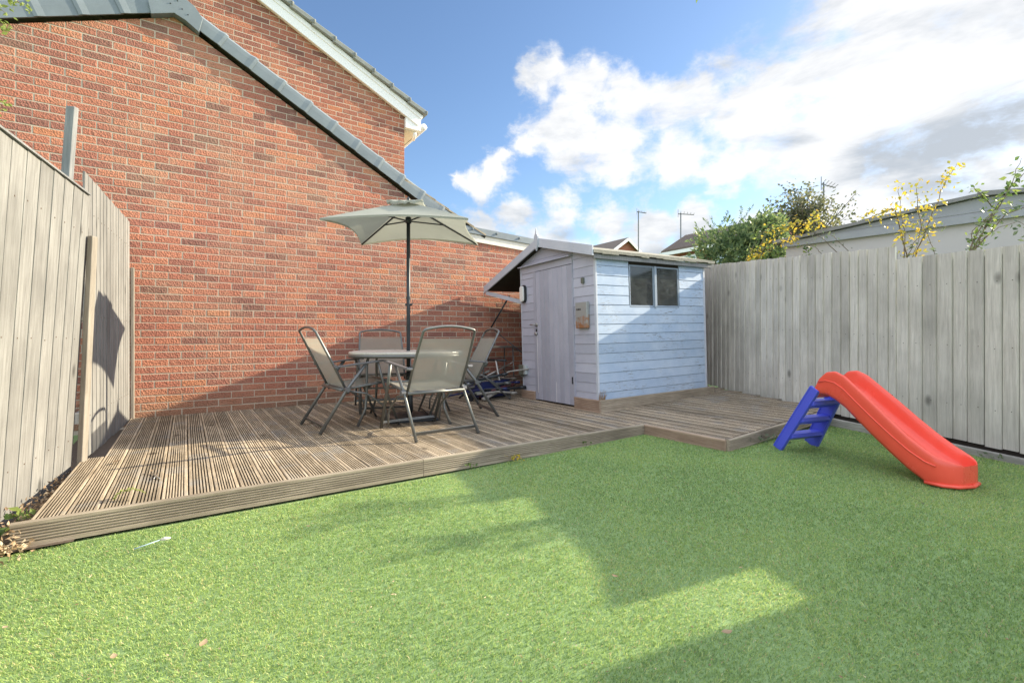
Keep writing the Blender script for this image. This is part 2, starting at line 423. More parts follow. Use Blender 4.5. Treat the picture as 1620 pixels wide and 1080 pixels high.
for k in range(7):
    s = FS+.1+k*.42; zz = z+.055-.045*(s-FS)
    mb.tube([(s, GW-.052, zz), (s, GW-.068, zz)], .018, 8); mb.tube([(s, GW-.062, zz), (s, GW-.075, zz)], .008, 6)
bevel(mb.build('capping', M['slate'], garage), .006)
# verge tiles
mb = MB()
def verge(mb, s_start, z_start, slope, sgn, n, w0, L=.335, H=.165, depth=.16, proud=.055):
    a = math.atan(slope); d = Vector((sgn*math.cos(a), 0, -math.sin(a))); nrm = Vector((sgn*math.sin(a), 0, math.cos(a)))
    for k in range(n):
        p0 = Vector((s_start, 0, z_start))+d*(k*L); p1 = p0+d*(L+.02); t = random.random()
        prof = [(-.005, 0), (-.005, H*.55), (-.002, H*.82), (.02, H*.97), (.05, H), (depth, H), (depth, H-.02), (.03, H-.02), (.012, 0)]
        def ring(p, o): return [p+Vector((0, w0-proud-o+q[0], 0))+nrm*(q[1]+(o if q[1] > 0 else 0)) for q in prof]
        r0 = ring(p0, 0); r1 = ring(p0+d*L*.8, .004); r2 = ring(p1-d*.03, .014); r3 = ring(p1, .010)
        m = len(prof); vs = r0+r1+r2+r3; fs = []
        for j in range(3):
            for i in range(m): fs.append((j*m+i, j*m+(i+1) % m, (j+1)*m+(i+1) % m, (j+1)*m+i))
        fs += [tuple(range(m-1, -1, -1)), tuple(range(3*m, 4*m))]
        mb.add(vs, fs, t)
verge(mb, AP_S+.10, AP_Z-.02, SR, 1, 11, GW)
verge(mb, AP_S-.10, AP_Z-.02, SL, -1, 12, GW)
mb.build('verge_tiles', M['slate'], garage)
mb = MB()
pts = []
for (ds, dz) in [(-.19, -.125), (-.215, .0), (-.17, .10), (-.05, .165), (.06, .165), (.18, .09), (.25, -.01), (.215, -.165), (.10, -.085), (.0, -.045)]:
    pts.append((AP_S+ds, AP_Z+.045+dz))
mb.prism(pts, GW-.085, GW+.15)
for q in ((-.09, .06), (.03, .09), (.07, .02), (-.03, .04), (.12, -.02)):
    mb.tube([(AP_S+q[0], GW-.084, AP_Z+.045+q[1]), (AP_S+q[0], GW-.092, AP_Z+.045+q[1])], .007, 6, mi=1)
bevel(mb.build('ridge_end_cap', [M['slate'], M['black']], garage), .01, 2)
# roof slabs with tile courses
mb = MB()
for sgn, sl, run in ((1, SR, 3.42), (-1, SL, 4.0)):
    for k in range(int(run/.30)):
        a = AP_S+sgn*(k*.30); b = a+sgn*.34; za = AP_Z+.165-sl*abs(a-AP_S); zb = AP_Z+.165-sl*abs(b-AP_S)+.012
        mb.hexa([(a, GW+.06, za-.03), (b, GW+.06, zb-.03), (b, 9.9, zb-.03), (a, 9.9, za-.03), (a, GW+.06, za), (b, GW+.06, zb), (b, 9.9, zb), (a, 9.9, za)])
mb.build('roof', M['tile_brown'], garage)
# stepped tile edge standing above the verge near its foot
mb = MB(); a = math.atan(.47)
for k in range(7):
    s = 2.18+k*.205; zz = 3.165-.47*(s-2.18)
    d = Vector((math.cos(a-.035), 0, -math.sin(a-.035)))
    p = Vector((s, GW+.02, zz-.02))
    mb.bar(p, p+d*.30, .16, .022, tint=random.random())
    mb.bar(p-Vector((0, -.01, .03)), p+d*.30-Vector((0, -.01, .03)), .14, .03, tint=random.random(), mi=1)
mb.build('roof_tile_edge', [M['tile_brown'], M['dark']], garage)
mb = MB(); mb.box(3.0, 6.6, GW+.23, 9.8, -.1, 2.25); mb.box(-4.1, 3.0, GW+.23, 9.8, -.1, 2.5); pieces(mb, 'side_wall', M['brick_far'], garage)

# the taller house behind
HW = 7.5
house = root('brick_house', 'taller red brick house gable with white bargeboard rising behind the annexe roof', 'building', (0, 0, 0), WALL_ROT)
HS, HZ, HSL = 2.99, 4.58, .49
mb = MB(); ap = -1.6; apz = HZ+HSL*(HS-ap)
brick_wall(mb, HW, -1.6, HS, 1.83, 7.0, [(HSL, 1, HZ+HSL*HS)], L=.225, H=.075)
wallpoly(mb, [(-6.2, 0), (HS, 0), (HS, HZ), (ap, apz), (-6.2, apz-HSL*(6.2+ap))], HW+.0005, HW+5.5, 1)
mb.build('wall', [M['brick_far'], M['mortar']], house)
mb = MB()
for k in range(7):   # soldier bricks of an arch showing above the annexe roof
    s = 1.04+k*.076; mb.box(s, s+.066, HW-.012, HW, 4.16-.02*k*0, 4.37, random.gauss(.62, .12))
mb.build('soldier_course', M['brick_far'], house)
mb = MB(); a = math.atan(HSL); d = Vector((math.cos(a), 0, -math.sin(a))); nr = Vector((math.sin(a), 0, math.cos(a)))
P0 = Vector((ap, HW-.06, apz)); P1 = Vector((HS+.22, HW-.06, HZ-HSL*.22))
mb.bar(P0+nr*.09, P1+nr*.09, .03, .20, up=nr)
mb.bar(P0+nr*.155+Vector((0, -.02, 0)), P1+nr*.155+Vector((0, -.02, 0)), .012, .07, up=nr)
mb.box(HS+.002, HS+.27, HW-.055, HW+.02, HZ-.19, HZ-.02)      # box end
mb.add([], [])
pieces(mb, 'bargeboard', M['white'], house, w=.004)
mb = MB(); mb.box(HS-.002, HS+.26, HW+.02, HW+5.5, HZ-.20, HZ-.17); mb.box(HS+.25, HS+.27, HW+.02, HW+5.5, HZ-.20, HZ-.03)
mb.bar(P0+Vector((0, .035, .01)), P1+Vector((0, .035, .01)), .06, .015, up=nr)
pieces(mb, 'soffit', M['cream'], house)
mb = MB()
mb.tube([(HS+.33, HW-.05, HZ-.10), (HS+.33, HW+5.5, HZ-.10)], .055, 10)
mb.tube([(HS+.18, HW-.03, HZ-.24), (HS+.20, HW+.1, HZ-.30)], .03, 8)
pieces(mb, 'gutter', M['white'], house, True)
mb = MB(); L = .33
n = int((P1-P0).length/L)+1
for k in range(n):
    p = P1+Vector((.03, .02, -.015))-d*(k*L)+nr*.235
    mb.bar(p-d*(L+.03)-nr*.02, p+nr*.008, .20, .075, up=nr, tint=random.random())
    mb.tube([p-d*.03-nr*.0+Vector((0, -.09, 0)), p-d*.005+nr*.008+Vector((0, -.09, 0))], .042, 8)
bevel(mb.build('verge_tiles', M['slate_far'], house), .012, 2)
mb = MB()
mb.hexa([(ap, HW+.05, apz+.2), (HS+.27, HW+.05, HZ+.04), (HS+.27, HW+5.6, HZ+.04), (ap, HW+5.6, apz+.2), (ap, HW+.05, apz+.26), (HS+.27, HW+.05, HZ+.11), (HS+.27, HW+5.6, HZ+.11), (ap, HW+5.6, apz+.26)])
mb.hexa([(ap, HW-.1, apz+.2), (-6.4, HW-.1, apz-2.2), (-6.4, HW+5.6, apz-2.2), (ap, HW+5.6, apz+.2), (ap, HW-.1, apz+.26), (-6.4, HW-.1, apz-2.13), (-6.4, HW+5.6, apz-2.13), (ap, HW+5.6, apz+.26)])
mb.build('roof', M['slate_far'], house)

# ------------------------------------------------------------------ decking
deck = root('timber_deck', 'low L-shaped weathered timber deck of grooved boards', 'decking', (0, 0, 0), WALL_ROT)
def reeded(width, grooves=6, gd=.006, th=.024):
    """profile across a grooved board: list of (u, z)"""
    m = .012; pr = [(0, -th), (0, -.003), (.003, 0)]; pitch = (width-2*m)/grooves
    for k in range(grooves):
        a = m+k*pitch
        pr += [(a+pitch*.28, 0), (a+pitch*.34, -gd), (a+pitch*.66, -gd), (a+pitch*.72, 0)]
    pr += [(width-.003, 0), (width, -.003), (width, -th)]
    return pr
mb = MB(); BW = .1175; s = -.455-BW
while s < fence_s(6.1)-.1:
    if s < 3.53-.05: w0 = 2.955
    else: w0 = 2.155
    w1 = 6.085 if s > -.5 else 4.25
    if s+BW > fence_s(w0)-.03: w0 = .84+(s+BW+.03-4.95)/.3874
    pr = reeded(BW-.006, random.choice((6, 6, 7)))
    t = random.random(); n = len(pr)
    if w1-w0 > .1:
        cut = w0+(w1-w0)*random.uniform(.3, .7) if w1-w0 > 2 else None
        for (a, b) in ([(w0, cut-.002), (cut+.002, w1)] if cut else [(w0, w1)]):
            dz = random.uniform(-.0015, .0015); vs = []
            for w in (a, b):
                wv = random.uniform(-.002, .002)
                for (u, zz) in pr: vs.append((s+u+wv, w, deck_z(s+u)+zz+dz))
            fl = [(i, i+1, i+1+n, i+n) for i in range(n-1)]; dark_ = [f for i, f in enumerate(fl) if i >= 3 and (i-3) % 4 in (0, 1, 2) and pr[i][0] > .01 and pr[i+1][0] < BW-.02 and (pr[i][1] < -.004 or pr[i+1][1] < -.004) and min(pr[i][1], pr[i+1][1]) > -.01]
            mb.add(vs, [f for f in fl if f not in dark_]+[tuple(range(n)), tuple(range(2*n-1, n-1, -1))], t); mb.add(vs, dark_, t, 1)
            t = min(1, max(0, t+random.uniform(-.15, .15)))
    s += BW
mb.build('deck_boards', [M['deck'], M['groove_floor']], deck)  # groove floors take a darker colour than the board tops
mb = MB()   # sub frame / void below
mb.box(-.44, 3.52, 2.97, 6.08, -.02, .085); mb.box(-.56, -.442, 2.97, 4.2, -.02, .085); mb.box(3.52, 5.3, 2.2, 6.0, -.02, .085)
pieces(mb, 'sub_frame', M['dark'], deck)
def fascia(mb, a, b, za, zb, n, h=.125, lift=0):
    """grooved board standing on edge from (s,w) a to b; n = outward normal in (s,w)"""
    th = .026; pr = [(0, 0), (th-.004, 0), (th, -.004)]; g = 6; m = .016; pitch = (h-2*m)/g
    for k in range(g):
        q = -m-k*pitch; pr += [(th, q-pitch*.15), (th-.006, q-pitch*.28), (th-.006, q-pitch*.72), (th, q-pitch*.85)]
    pr += [(th, -h), (0, -h)]
    vs = []; m = len(pr)
    for (p, z) in ((a, za), (b, zb)):
        for (o, zz) in pr: vs.append((p[0]+n[0]*o, p[1]+n[1]*o, z+zz+lift))
    mb.add(vs, [(i, (i+1) % m, (i+1) % m+m, i+m) for i in range(m)]+[tuple(range(m)), tuple(range(2*m-1, m-1, -1))], random.random())
mb = MB()
fascia(mb, (-.63, 2.955), (1.30, 2.955), .124, .124, (0, -1), .112)
fascia(mb, (1.303, 2.955), (3.555, 2.955), .124, .124, (0, -1), .112)
fascia(mb, (3.529, 2.13), (5.38, 2.13), .124, .206, (0, -1), .095)
mb.build('fascia_board', M['fascia'], deck)
mb = MB(); fascia(mb, (3.527, 2.13), (3.527, 2.928), .123, .123, (-1, 0), .095); o = mb.build('fascia_board', M['plinth_red'], deck); o['label'] = 'browner short fascia board at the step'
# soil strip between left fence and deck
mb = MB()
for i in range(12):
    w = 2.9+i*.28; mb.add([(-.80, w, .012), (-.42, w, .012), (-.42, w+.28, .012), (-.80, w+.28, .012)], [(0, 1, 2, 3)])
o = mb.build('soil', M['soil']); o.rotation_euler.z = WALL_ROT; tag(o, kind='structure')

# ------------------------------------------------------------------ fences
def boards(mb, x0, x1, zb, zt, bw=.11, y=0, jit=.006, side=-1):
    x = x0
    while x < x1-.02:
        b = min(bw*random.uniform(.86, 1.14), x1-x); zz0 = zb(x)+random.uniform(-.008, .004); zz1 = zt(x)+random.uniform(-jit, jit); zz2 = zt(x+b)+random.uniform(-jit, jit)*.5
        ty, tn = (.020 if side < 0 else .0105)+random.uniform(-.0015, .0015), .007
        o = .010 if side > 0 else 0
        vs = [(x-o, y, zz0), (x+b, y, zz0), (x+b, y+side*ty, zz0), (x-o, y+side*tn, zz0),
              (x-o, y, zz1), (x+b, y, zz2), (x+b, y+side*ty, zz2), (x-o, y+side*tn, zz1)]
        if side > 0: vs = [vs[i] for i in (3, 2, 1, 0, 7, 6, 5, 4)]
        mb.hexa(vs, random.random())
        for zz in (zz0+.28, (zz0+zz1)/2+random.uniform(-.01, .01), zz1-.25):
            nr_ = .0034 if side > 0 else .0024
            nx = x+b*random.uniform(.6, .8); yy = y+side*ty
            mb.hexa([(nx-nr_, yy-.001, zz-nr_), (nx+nr_, yy-.001, zz-nr_), (nx+nr_, yy+.0012, zz-nr_), (nx-nr_, yy+.0012, zz-nr_), (nx-nr_, yy-.001, zz+nr_), (nx+nr_, yy-.001, zz+nr_), (nx+nr_, yy+.0012, zz+nr_), (nx-nr_, yy+.0012, zz+nr_)], .5, 1)
        x += b+(random.uniform(.003, .0065) if side < 0 else .001)
    if side < 0:  # added dark sheet behind the boards, colouring the gaps as shadow lines
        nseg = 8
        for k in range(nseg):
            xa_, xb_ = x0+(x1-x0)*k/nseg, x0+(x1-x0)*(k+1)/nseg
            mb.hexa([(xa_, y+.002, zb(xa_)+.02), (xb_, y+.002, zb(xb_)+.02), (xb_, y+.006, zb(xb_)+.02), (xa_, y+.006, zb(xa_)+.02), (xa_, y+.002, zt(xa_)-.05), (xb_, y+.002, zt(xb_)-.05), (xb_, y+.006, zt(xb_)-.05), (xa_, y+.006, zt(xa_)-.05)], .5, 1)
# left: two panels
d1 = math.atan2(-.857, .515)
fp = root('closeboard_fence', 'sun bleached closeboard fence panel between the brick wall and the leaning post', 'fence panel', (-3.85, 4.77, 0), d1, 'left boundary fence panels')
fp.rotation_euler = Euler((0, 0, d1))
mb = MB(); boards(mb, .05, 1.80, lambda x: .10, lambda x: 2.085-.01*x, .118, 0, .010, side=1); mb.build('boards', [M['fence_left'], M['nail']], fp)
mb = MB(); [mb.box(.03, 1.83, -.045, -.002, z, z+.07) for z in (.35, 1.05, 1.75)]; pieces(mb, 'rail', M['fence_left'], fp)
d2 = math.atan2(-.95, .47)
fp = root('closeboard_fence', 'nearest bleached fence panel at the left edge, leaning over the deck corner', 'fence panel', (-2.80, 2.98, 0), d2, 'left boundary fence panels')
fp.rotation_euler = Euler((R(-3.0), 0, d2), 'XYZ')
fp.matrix_world = Matrix.Translation((-2.86, 3.04, 0)) @ Matrix.Rotation(d2, 4, 'Z') @ Matrix.Rotation(R(-3.2), 4, 'X')
mb = MB(); boards(mb, -.035, 2.3, lambda x: .0, lambda x: 1.86+.004*x, .15, 0, .006, side=1); mb.build('boards', [M['fence_left'], M['nail']], fp)
mb = MB(); [mb.box(0, 2.3, -.05, -.002, z, z+.07) for z in (.3, .95, 1.6)]; pieces(mb, 'rail', M['fence_left'], fp)
mb = MB(); mb.box(.0, 2.3, -.012, .022, 1.862, 1.872); mb.build('capping_strip', M['greypost'], fp)
def post(label, loc, sx, sy, h, mat, rz, lean=(0, 0), grp=None):
    mb = MB(); mb.box(-sx/2, sx/2, -sy/2, sy/2, 0, h, .5); o = bevel(mb.build('fence_post', M[mat]), .006)
    o.matrix_world = Matrix.Translation(loc) @ Matrix.Rotation(rz, 4, 'Z') @ Matrix.Rotation(lean[0], 4, 'X') @ Matrix.Rotation(lean[1], 4, 'Y')
    return tag(o, label, 'fence post', grp)
post('leaning fence post between the two sunlit left fence panels', (-2.835, 3.12, 0), .036, .045, 1.60, 'post', 0, (0, R(2.7)))
post('thin pale batten where the left fence meets the brick wall', (-3.81, 4.76, .05), .03, .03, 1.58, 'post', d1)
post('grey sawn timber stub rising above the left fence against the brick wall', (-2.98, 3.12, 1.3), .035, .06, 1.15, 'greypost', d2-.5, (R(-4.5), 0))
# right fence
P0 = Vector((2.81, 6.81, 0)); dr = Vector((.231, -.973, 0)).normalized(); d3 = math.atan2(dr.y, dr.x)
origin = P0-dr*1.2
def Zof(x): return (origin+dr*x).y
def interp(z, tab):
    tab = sorted(tab)
    if z <= tab[0][0]: return tab[0][1]
    for (a, va), (b, vb) in zip(tab, tab[1:]):
        if z <= b: return va+(vb-va)*(z-a)/(b-a)
    return tab[-1][1]
topA = [(4.2, 1.735), (5.25, 1.83), (6.81, 1.96), (8.2, 2.05)]; topB = [(2.0, 1.70), (2.9, 1.66), (3.2, 1.61), (3.36, 1.59), (4.25, 1.63)]
bot = [(2, .07), (3.5, .115), (4.24, .135), (5.25, .17), (6.23, .20), (6.81, .26), (8.2, .26)]
xa = (origin.y-4.22)/.973; xb = (origin.y-3.07)/.973
fr = root('closeboard_fence', 'long grey weathered closeboard fence running from behind the shed, the taller one', 'fence', origin, d3, 'right boundary fence')
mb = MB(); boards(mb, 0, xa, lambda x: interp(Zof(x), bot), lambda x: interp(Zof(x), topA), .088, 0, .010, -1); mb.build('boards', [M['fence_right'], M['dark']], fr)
mb = MB(); [mb.bar((0, .03, interp(Zof(0), topA)-dz), (xa, .03, interp(Zof(xa), topA)-dz), .05, .07) for dz in (.25, .85, 1.4)]; pieces(mb, 'rail', M['fence_right'], fr)
fr = root('closeboard_fence', 'lower grey closeboard fence nearest the camera, beside the red slide', 'fence', origin, d3, 'right boundary fence')
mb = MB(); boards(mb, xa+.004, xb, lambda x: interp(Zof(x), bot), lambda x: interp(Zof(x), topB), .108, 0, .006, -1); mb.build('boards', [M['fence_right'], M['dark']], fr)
mb = MB(); [mb.bar((xa, .03, 1.6-dz), (xb, .03, 1.56-dz), .05, .07) for dz in (.25, .85, 1.3)]; pieces(mb, 'rail', M['fence_right'], fr)
# beyond the frame: the boundary carries on with a low gate-like section and another panel
fr = root('closeboard_fence', 'grey fence continuing beside the camera beyond a low gap', 'fence', origin, d3, 'right boundary fence')
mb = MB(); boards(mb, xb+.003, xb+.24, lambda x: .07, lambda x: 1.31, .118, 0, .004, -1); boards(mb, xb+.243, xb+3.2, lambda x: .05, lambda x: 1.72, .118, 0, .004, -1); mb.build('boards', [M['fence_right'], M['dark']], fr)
# edging timber under right fence
ed = root('timber_edging', 'grey timber edging board between the lawn and the right fence', 'edging', origin, d3)
mb = MB(); xs0 = (origin.y-5.05)/.973
mb.hexa([(xs0, -.10, .0), (xb, -.10, -.02), (xb, -.055, -.02), (xs0, -.055, 0), (xs0, -.10, .125), (xb, -.10, .085), (xb, -.055, .085), (xs0, -.055, .125)])
bevel(mb.build('board', M['sleeper'], ed), .005)
mb = MB()
for k in range(8):
    xa_, xb_ = xs0-.5+(xb-xs0+.5)*k/8, xs0-.5+(xb-xs0+.5)*(k+1)/8; ha, hb = interp(Zof(xa_), bot)+.02, interp(Zof(xb_), bot)+.02
    mb.hexa([(xa_, .004, 0), (xb_, .004, 0), (xb_, .024, 0), (xa_, .024, 0), (xa_, .004, ha), (xb_, .004, hb), (xb_, .024, hb), (xa_, .024, ha)], .2)
mb.hexa([(xs0-.3, -.054, .0), (xb, -.054, -.02), (xb, .0, -.02), (xs0-.3, .0, 0), (xs0-.3, -.054, .07), (xb, -.054, .05), (xb, .0, .05), (xs0-.3, .0, .07)], .2)
mb.build('gravel_board', M['dark'], ed)

# ------------------------------------------------------------------ shed
shed = root('garden_shed', 'small blue painted wooden shed with apex roof and two side windows on the deck', 'shed')
SW, SD = 1.83, 1.45
shed.matrix_world = Matrix.Translation((.94, 5.125, .12)) @ Matrix.Rotation(R(-1.5), 4, 'Y') @ Matrix.Rotation(math.atan2(.53, .848), 4, 'Z')
def roof_z(y):   # underside of roof
    return 1.70+(y+.03)*(1.955-1.70)/.943 if y < .913 else 1.955-(y-.913)*.324
WX0, WXM0, WXM1, WX1, WZ0, WZ1 = .50, .905, .94, 1.345, 1.14, 1.625
mb = MB(); H = .1065; z = .10; k = 0
while z < 1.69:
    z1 = min(z+H, 1.70); t = random.random()
    segs = [(0.012, SW-.012)]
    if z1 > WZ0+.03 and z < WZ1-.02: segs = [(0.012, WX0-.012), (WX1+.012, SW-.012)]
    for (a, b) in segs:
        mb.hexa([(a, -.012, z+.002), (b, -.012, z+.002), (b, 0, z+.002), (a, 0, z+.002), (a, -.008, z1-.002), (b, -.008, z1-.002), (b, 0, z1-.002), (a, 0, z1-.002)], t)
    z += H
side = mb.build('side_wall', M['shed_blue'], shed)
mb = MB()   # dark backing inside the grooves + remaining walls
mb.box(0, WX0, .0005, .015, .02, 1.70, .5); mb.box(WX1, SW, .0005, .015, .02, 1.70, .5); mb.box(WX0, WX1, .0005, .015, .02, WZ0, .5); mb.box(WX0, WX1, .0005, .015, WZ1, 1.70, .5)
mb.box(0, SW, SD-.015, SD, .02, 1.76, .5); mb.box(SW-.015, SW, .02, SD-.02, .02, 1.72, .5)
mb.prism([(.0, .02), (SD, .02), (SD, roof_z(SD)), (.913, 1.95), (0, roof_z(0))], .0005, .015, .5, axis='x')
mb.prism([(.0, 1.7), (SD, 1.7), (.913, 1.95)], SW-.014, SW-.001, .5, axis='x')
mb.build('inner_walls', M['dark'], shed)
DY0, DY1 = .376, 1.10
mb = MB(); z = .10; k = 0
while z < 1.95:
    z1 = z+H; t = random.random()
    for (a, b) in ((.02, DY0-.012), (DY1+.062, SD-.002)) if z < 1.66 else ((.02, SD-.002),):
        poly = [(a, z+.0010), (b, z+.0010), (b, z1-.0010), (a, z1-.0010)]
        poly = clip_poly(poly, -.27, 1, 1.70+.0081-.0); poly = clip_poly(poly, .324, 1, 1.955+.2958)
        if len(poly) > 2:
            vs = [(0, q[0], q[1]) for q in poly]+[(-.012+(.005 if q[1] > z+H/2 else 0), q[0], q[1]) for q in poly]; n = len(poly)
            mb.add(vs, [tuple(range(n, 2*n))]+[(i, i+n, (i+1) % n+n, (i+1) % n) for i in range(n)], t)
    z += H
mb.build('front_wall', M['shed_grey'], shed)
door = MB(); nbd = 8; bwd = (DY1-DY0)/nbd
for k in range(nbd): door.box(-.022, -.002, DY0+k*bwd+.0015, DY0+(k+1)*bwd-.0015, .035, 1.655)
door = bevel(door.build('door', M['shed_door'], shed), .003, 1)
mb = MB()
mb.tube([(-.022, 1.09, .985), (-.06, 1.09, .985), (-.062, 1.19, .988)], .008, 8); mb.tube([(-.022, 1.09, .985), (-.034, 1.09, .985)], .024, 12)
mb.build('handle', M['steel'], door, True)
mb = MB(); mb.tube([(-.022, 1.10, .87), (-.045, 1.10, .87)], .02, 10); mb.build('knob', M['steel'], door, True)
mb = MB(); mb.box(-.026, -.022, 1.085, 1.115, .90, .93); mb.box(-.03, -.022, .395, .41, .28, .36); pieces(mb, 'lock_plate', M['black'], door)
mb = MB()
mb.box(-.020, -.001, DY1+.003, DY1+.058, .035, 1.66); mb.box(-.020, -.001, DY0-.010, DY0-.001, .1, 1.66)
pieces(mb, 'door_frame', M['shed_door'], shed)
mb = MB(); mb.box(-.0235, -.0225, DY1-.012, DY1-.004, .12, .86); mb.box(-.0235,-.0225,.71,.716,.04,.28); pieces(mb, 'bare_edge', M['white'], door)
mb = MB(); mb.hexa([(-.075, .36, 1.742), (-.075, 1.43, 1.742), (0, 1.43, 1.752), (0, .36, 1.752), (-.075, .36, 1.752), (-.075, 1.43, 1.752), (0, 1.43, 1.775), (0, .36, 1.775)], .5)
mb.box(-.02, 0, .37, 1.42, 1.662, 1.735, .5)
mb.build('door_hood', M['shed_grey'], shed)
# corner trims
mb = MB(); mb.box(-.014, .010, -.016, .018, .10, 1.72, .9); mb.box(SW-.012, SW+.02, -.016, -.0, .10, 1.70, .5); mb.box(-.014, 0, SD, SD+.016, .1, 1.76, .5); pieces(mb, 'corner_trim', M['shed_trim'], shed, w=.003)
# windows
for (a, b) in ((WX0, WXM0), (WXM1, WX1)):
    mb = MB(); t = .017
    mb.box(a, b, -.010, .006, WZ0, WZ0+t, .1); mb.box(a, b, -.010, .006, WZ1-t, WZ1, .1); mb.box(a, a+t, -.0095, .006, WZ0+t, WZ1-t, .5); mb.box(b-t, b, -.0095, .006, WZ0+t, WZ1-t, .5)
    wf = mb.build('window', M['window_frame'], shed)
    mb = MB(); mb.box(a+t, b-t, -.004, -.001, WZ0+t, WZ1-t); mb.build('pane', M['glass'], wf)
    mb = MB(); mb.box(b-t-.02, b-t-.004, .006, .02, WZ0, WZ1); mb.build('inner_frame', M['plinth_red'], wf)
mb = MB(); mb.box(WXM0+.001, WXM1-.001, -.022, -.002, WZ0, WZ1, .9); mb.build('window_mullion', M['window_frame'], shed)
# things seen dimly inside
mb = MB(); mb.box(.4, .75, .35, .7, .02, 1.38); mb.box(.95, 1.35, .3, .5, .02, 1.32); pieces(mb, 'shelf_unit', M['sleeper'], shed)
# roof
mb = MB(); X0, X1 = -.09, SW+.12
def slab(mb, pts, th, x0, x1, mi=0): # polyline in (y,z) thickened upward
    for (a, b) in zip(pts, pts[1:]):
        mb.hexa([(x0, a[0], a[1]), (x1, a[0], a[1]), (x1, b[0], b[1]), (x0, b[0], b[1]), (x0, a[0], a[1]+th), (x1, a[0], a[1]+th), (x1, b[0], b[1]+th), (x0, b[0], b[1]+th)], .5, mi)
slab(mb, [(-.07, 1.705), (.913, 1.965), (2.28, 1.965-.324*1.367)], .018, X0+.005, X1, 1)
slab(mb, [(-.085, 1.722), (.913, 1.9845), (2.295, 1.9845-.324*1.382)], .020, X0-.004, X1+.01, 0)
# felt turned down over the eave, uneven
x = X0-.004
while x < X1: 
    b = min(x+.12, X1+.01); q = .030+random.uniform(-.006, .008)
    mb.hexa([(x, -.091, 1.738-q), (b, -.091, 1.738-q+random.uniform(-.003, .003)), (b, -.085, 1.738-q), (x, -.085, 1.738-q), (x, -.093, 1.741), (b, -.093, 1.741), (b, -.085, 1.741), (x, -.085, 1.741)], .5, 0); x = b
mb.build('roof', [M['felt'], M['dark']], shed)
mb = MB(); mb.box(X0+.02, X1-.01, -.062, -.03, 1.655, 1.702); mb.build('eaves_board', M['greypost'], shed)
mb = MB()
a = [(-.085, 1.785), (-.085, 1.675), (.905, 1.935), (.905, 2.045)]
mb.prism(a, X0-.024, X0-.004, .6, axis='x')
a = [(2.31, 1.590), (2.31, 1.49), (.921, 1.94), (.921, 2.045)]
mb.prism(a, X0-.024, X0-.004, .3, axis='x')
pieces(mb, 'bargeboard', M['shed_trim'], shed, w=.003)
mb = MB(); mb.prism([(.913, 1.885), (.880, 1.97), (.872, 2.06), (.900, 2.10), (.913, 2.175), (.926, 2.10), (.954, 2.06), (.946, 1.97)], X0-.042, X0-.025, .4, axis='x'); mb.build('finial', M['shed_trim'], shed)
mb = MB(); mb.bar((X0+.0, 2.26, 1.495), (-.0, SD+.01, 1.30), .03, .05, tint=.5); mb.bar((1.6, 2.2, 1.50), (1.6, SD, 1.30), .03, .05, tint=.5); pieces(mb, 'brace', M['shed_trim'], shed)
mb = MB()   # plinth boards
def plinth(mb, a, b, nrm, h, z0=0):
    pr = []; g = 6; th = .022; pr = [(0, 0), (th, 0)]; m = .012; pitch = (h-2*m)/g
    for k in range(g):
        q = m+k*pitch; pr += [(th, q+pitch*.15), (th-.006, q+pitch*.28), (th-.006, q+pitch*.72), (th, q+pitch*.85)]
    pr += [(th, h), (0, h)]; n = len(pr); vs = []
    for p in (a, b):
        for (o, zz) in pr: vs.append((p[0]+nrm[0]*o, p[1]+nrm[1]*o, zz+z0))
    mb.add(vs, [(i, (i+1) % n, (i+1) % n+n, i+n) for i in range(n)]+[tuple(range(n)), tuple(range(2*n-1, n-1, -1))], random.random())
plinth(mb, (-.036, -.038), (SW+.10, -.038), (0, -1), .135); mb.build('plinth_board', M['fascia'], shed)
mb = MB(); plinth(mb, (-.016, -.058), (-.016, DY0-.004), (-1, 0), .135); plinth(mb, (-.016, DY1+.065), (-.016, SD+.02), (-1, 0), .13); 
for o in pieces(mb, 'plinth_board', M['plinth_red'], shed): o['label'] = 'reddish brown plinth board on the door side'
mb = MB()
for k in range(26):
    p = Vector((random.uniform(-.03, .06), -.03+random.uniform(-.01, .005), .13)); mb.tube([p, p+Vector((random.uniform(-.03, .03), random.uniform(-.03, 0), random.uniform(.03, .11)))], [.004, .001], 4)
mb.build('rotten_splinters', M['leaf_dry'], shed)
# lamp on front wall
def oval(mb, cy, cz, ry, rz, x0, x1, n=28, tint=.5, mi=0, dome=0):
    pts = []
    for k in range(n):
        a = 2*math.pi*k/n; c, s_ = math.cos(a), math.sin(a)
        pts.append((cy+ry*math.copysign(abs(c)**.75, c), cz+(rz-ry)*(1 if s_ > 0 else -1)*min(1, abs(s_)*4)+ry*math.copysign(abs(s_)**.9, s_)))
    mb.prism(pts, x0, x1, tint, mi, axis='x')
mb = MB(); oval(mb, 1.375, 1.40, .056, .118, -.040, -.012); lb = bevel(mb.build('wall_lamp', M['black'], shed), .006)
mb = MB(); oval(mb, 1.375, 1.40, .044, .104, -.066, -.041); bevel(mb.build('lamp_cover', M['lamp_white'], lb), .010, 3)
mb = MB(); mb.box(-.05, -.012, SD-.06, SD+.06, .33, .46); mb.tube([(-.03, SD+.02, .33), (-.03, SD+.02, .30)], .012, 8); mb.tube([(-.03, SD-.02, .33), (-.03, SD-.02, .30)], .012, 8)
jb = bevel(mb.build('junction_box', M['green_box'], shed), .004)
mb = MB(); mb.box(-.055, -.012, SD-.105, SD-.063, .34, .46); bevel(mb.build('box_cover', M['plastic_grey'], jb), .004)
mb = MB(); mb.box(-.04, -.012, .165, .20, 1.41, 1.475); bevel(mb.build('sensor', M['green_box'], shed), .004)
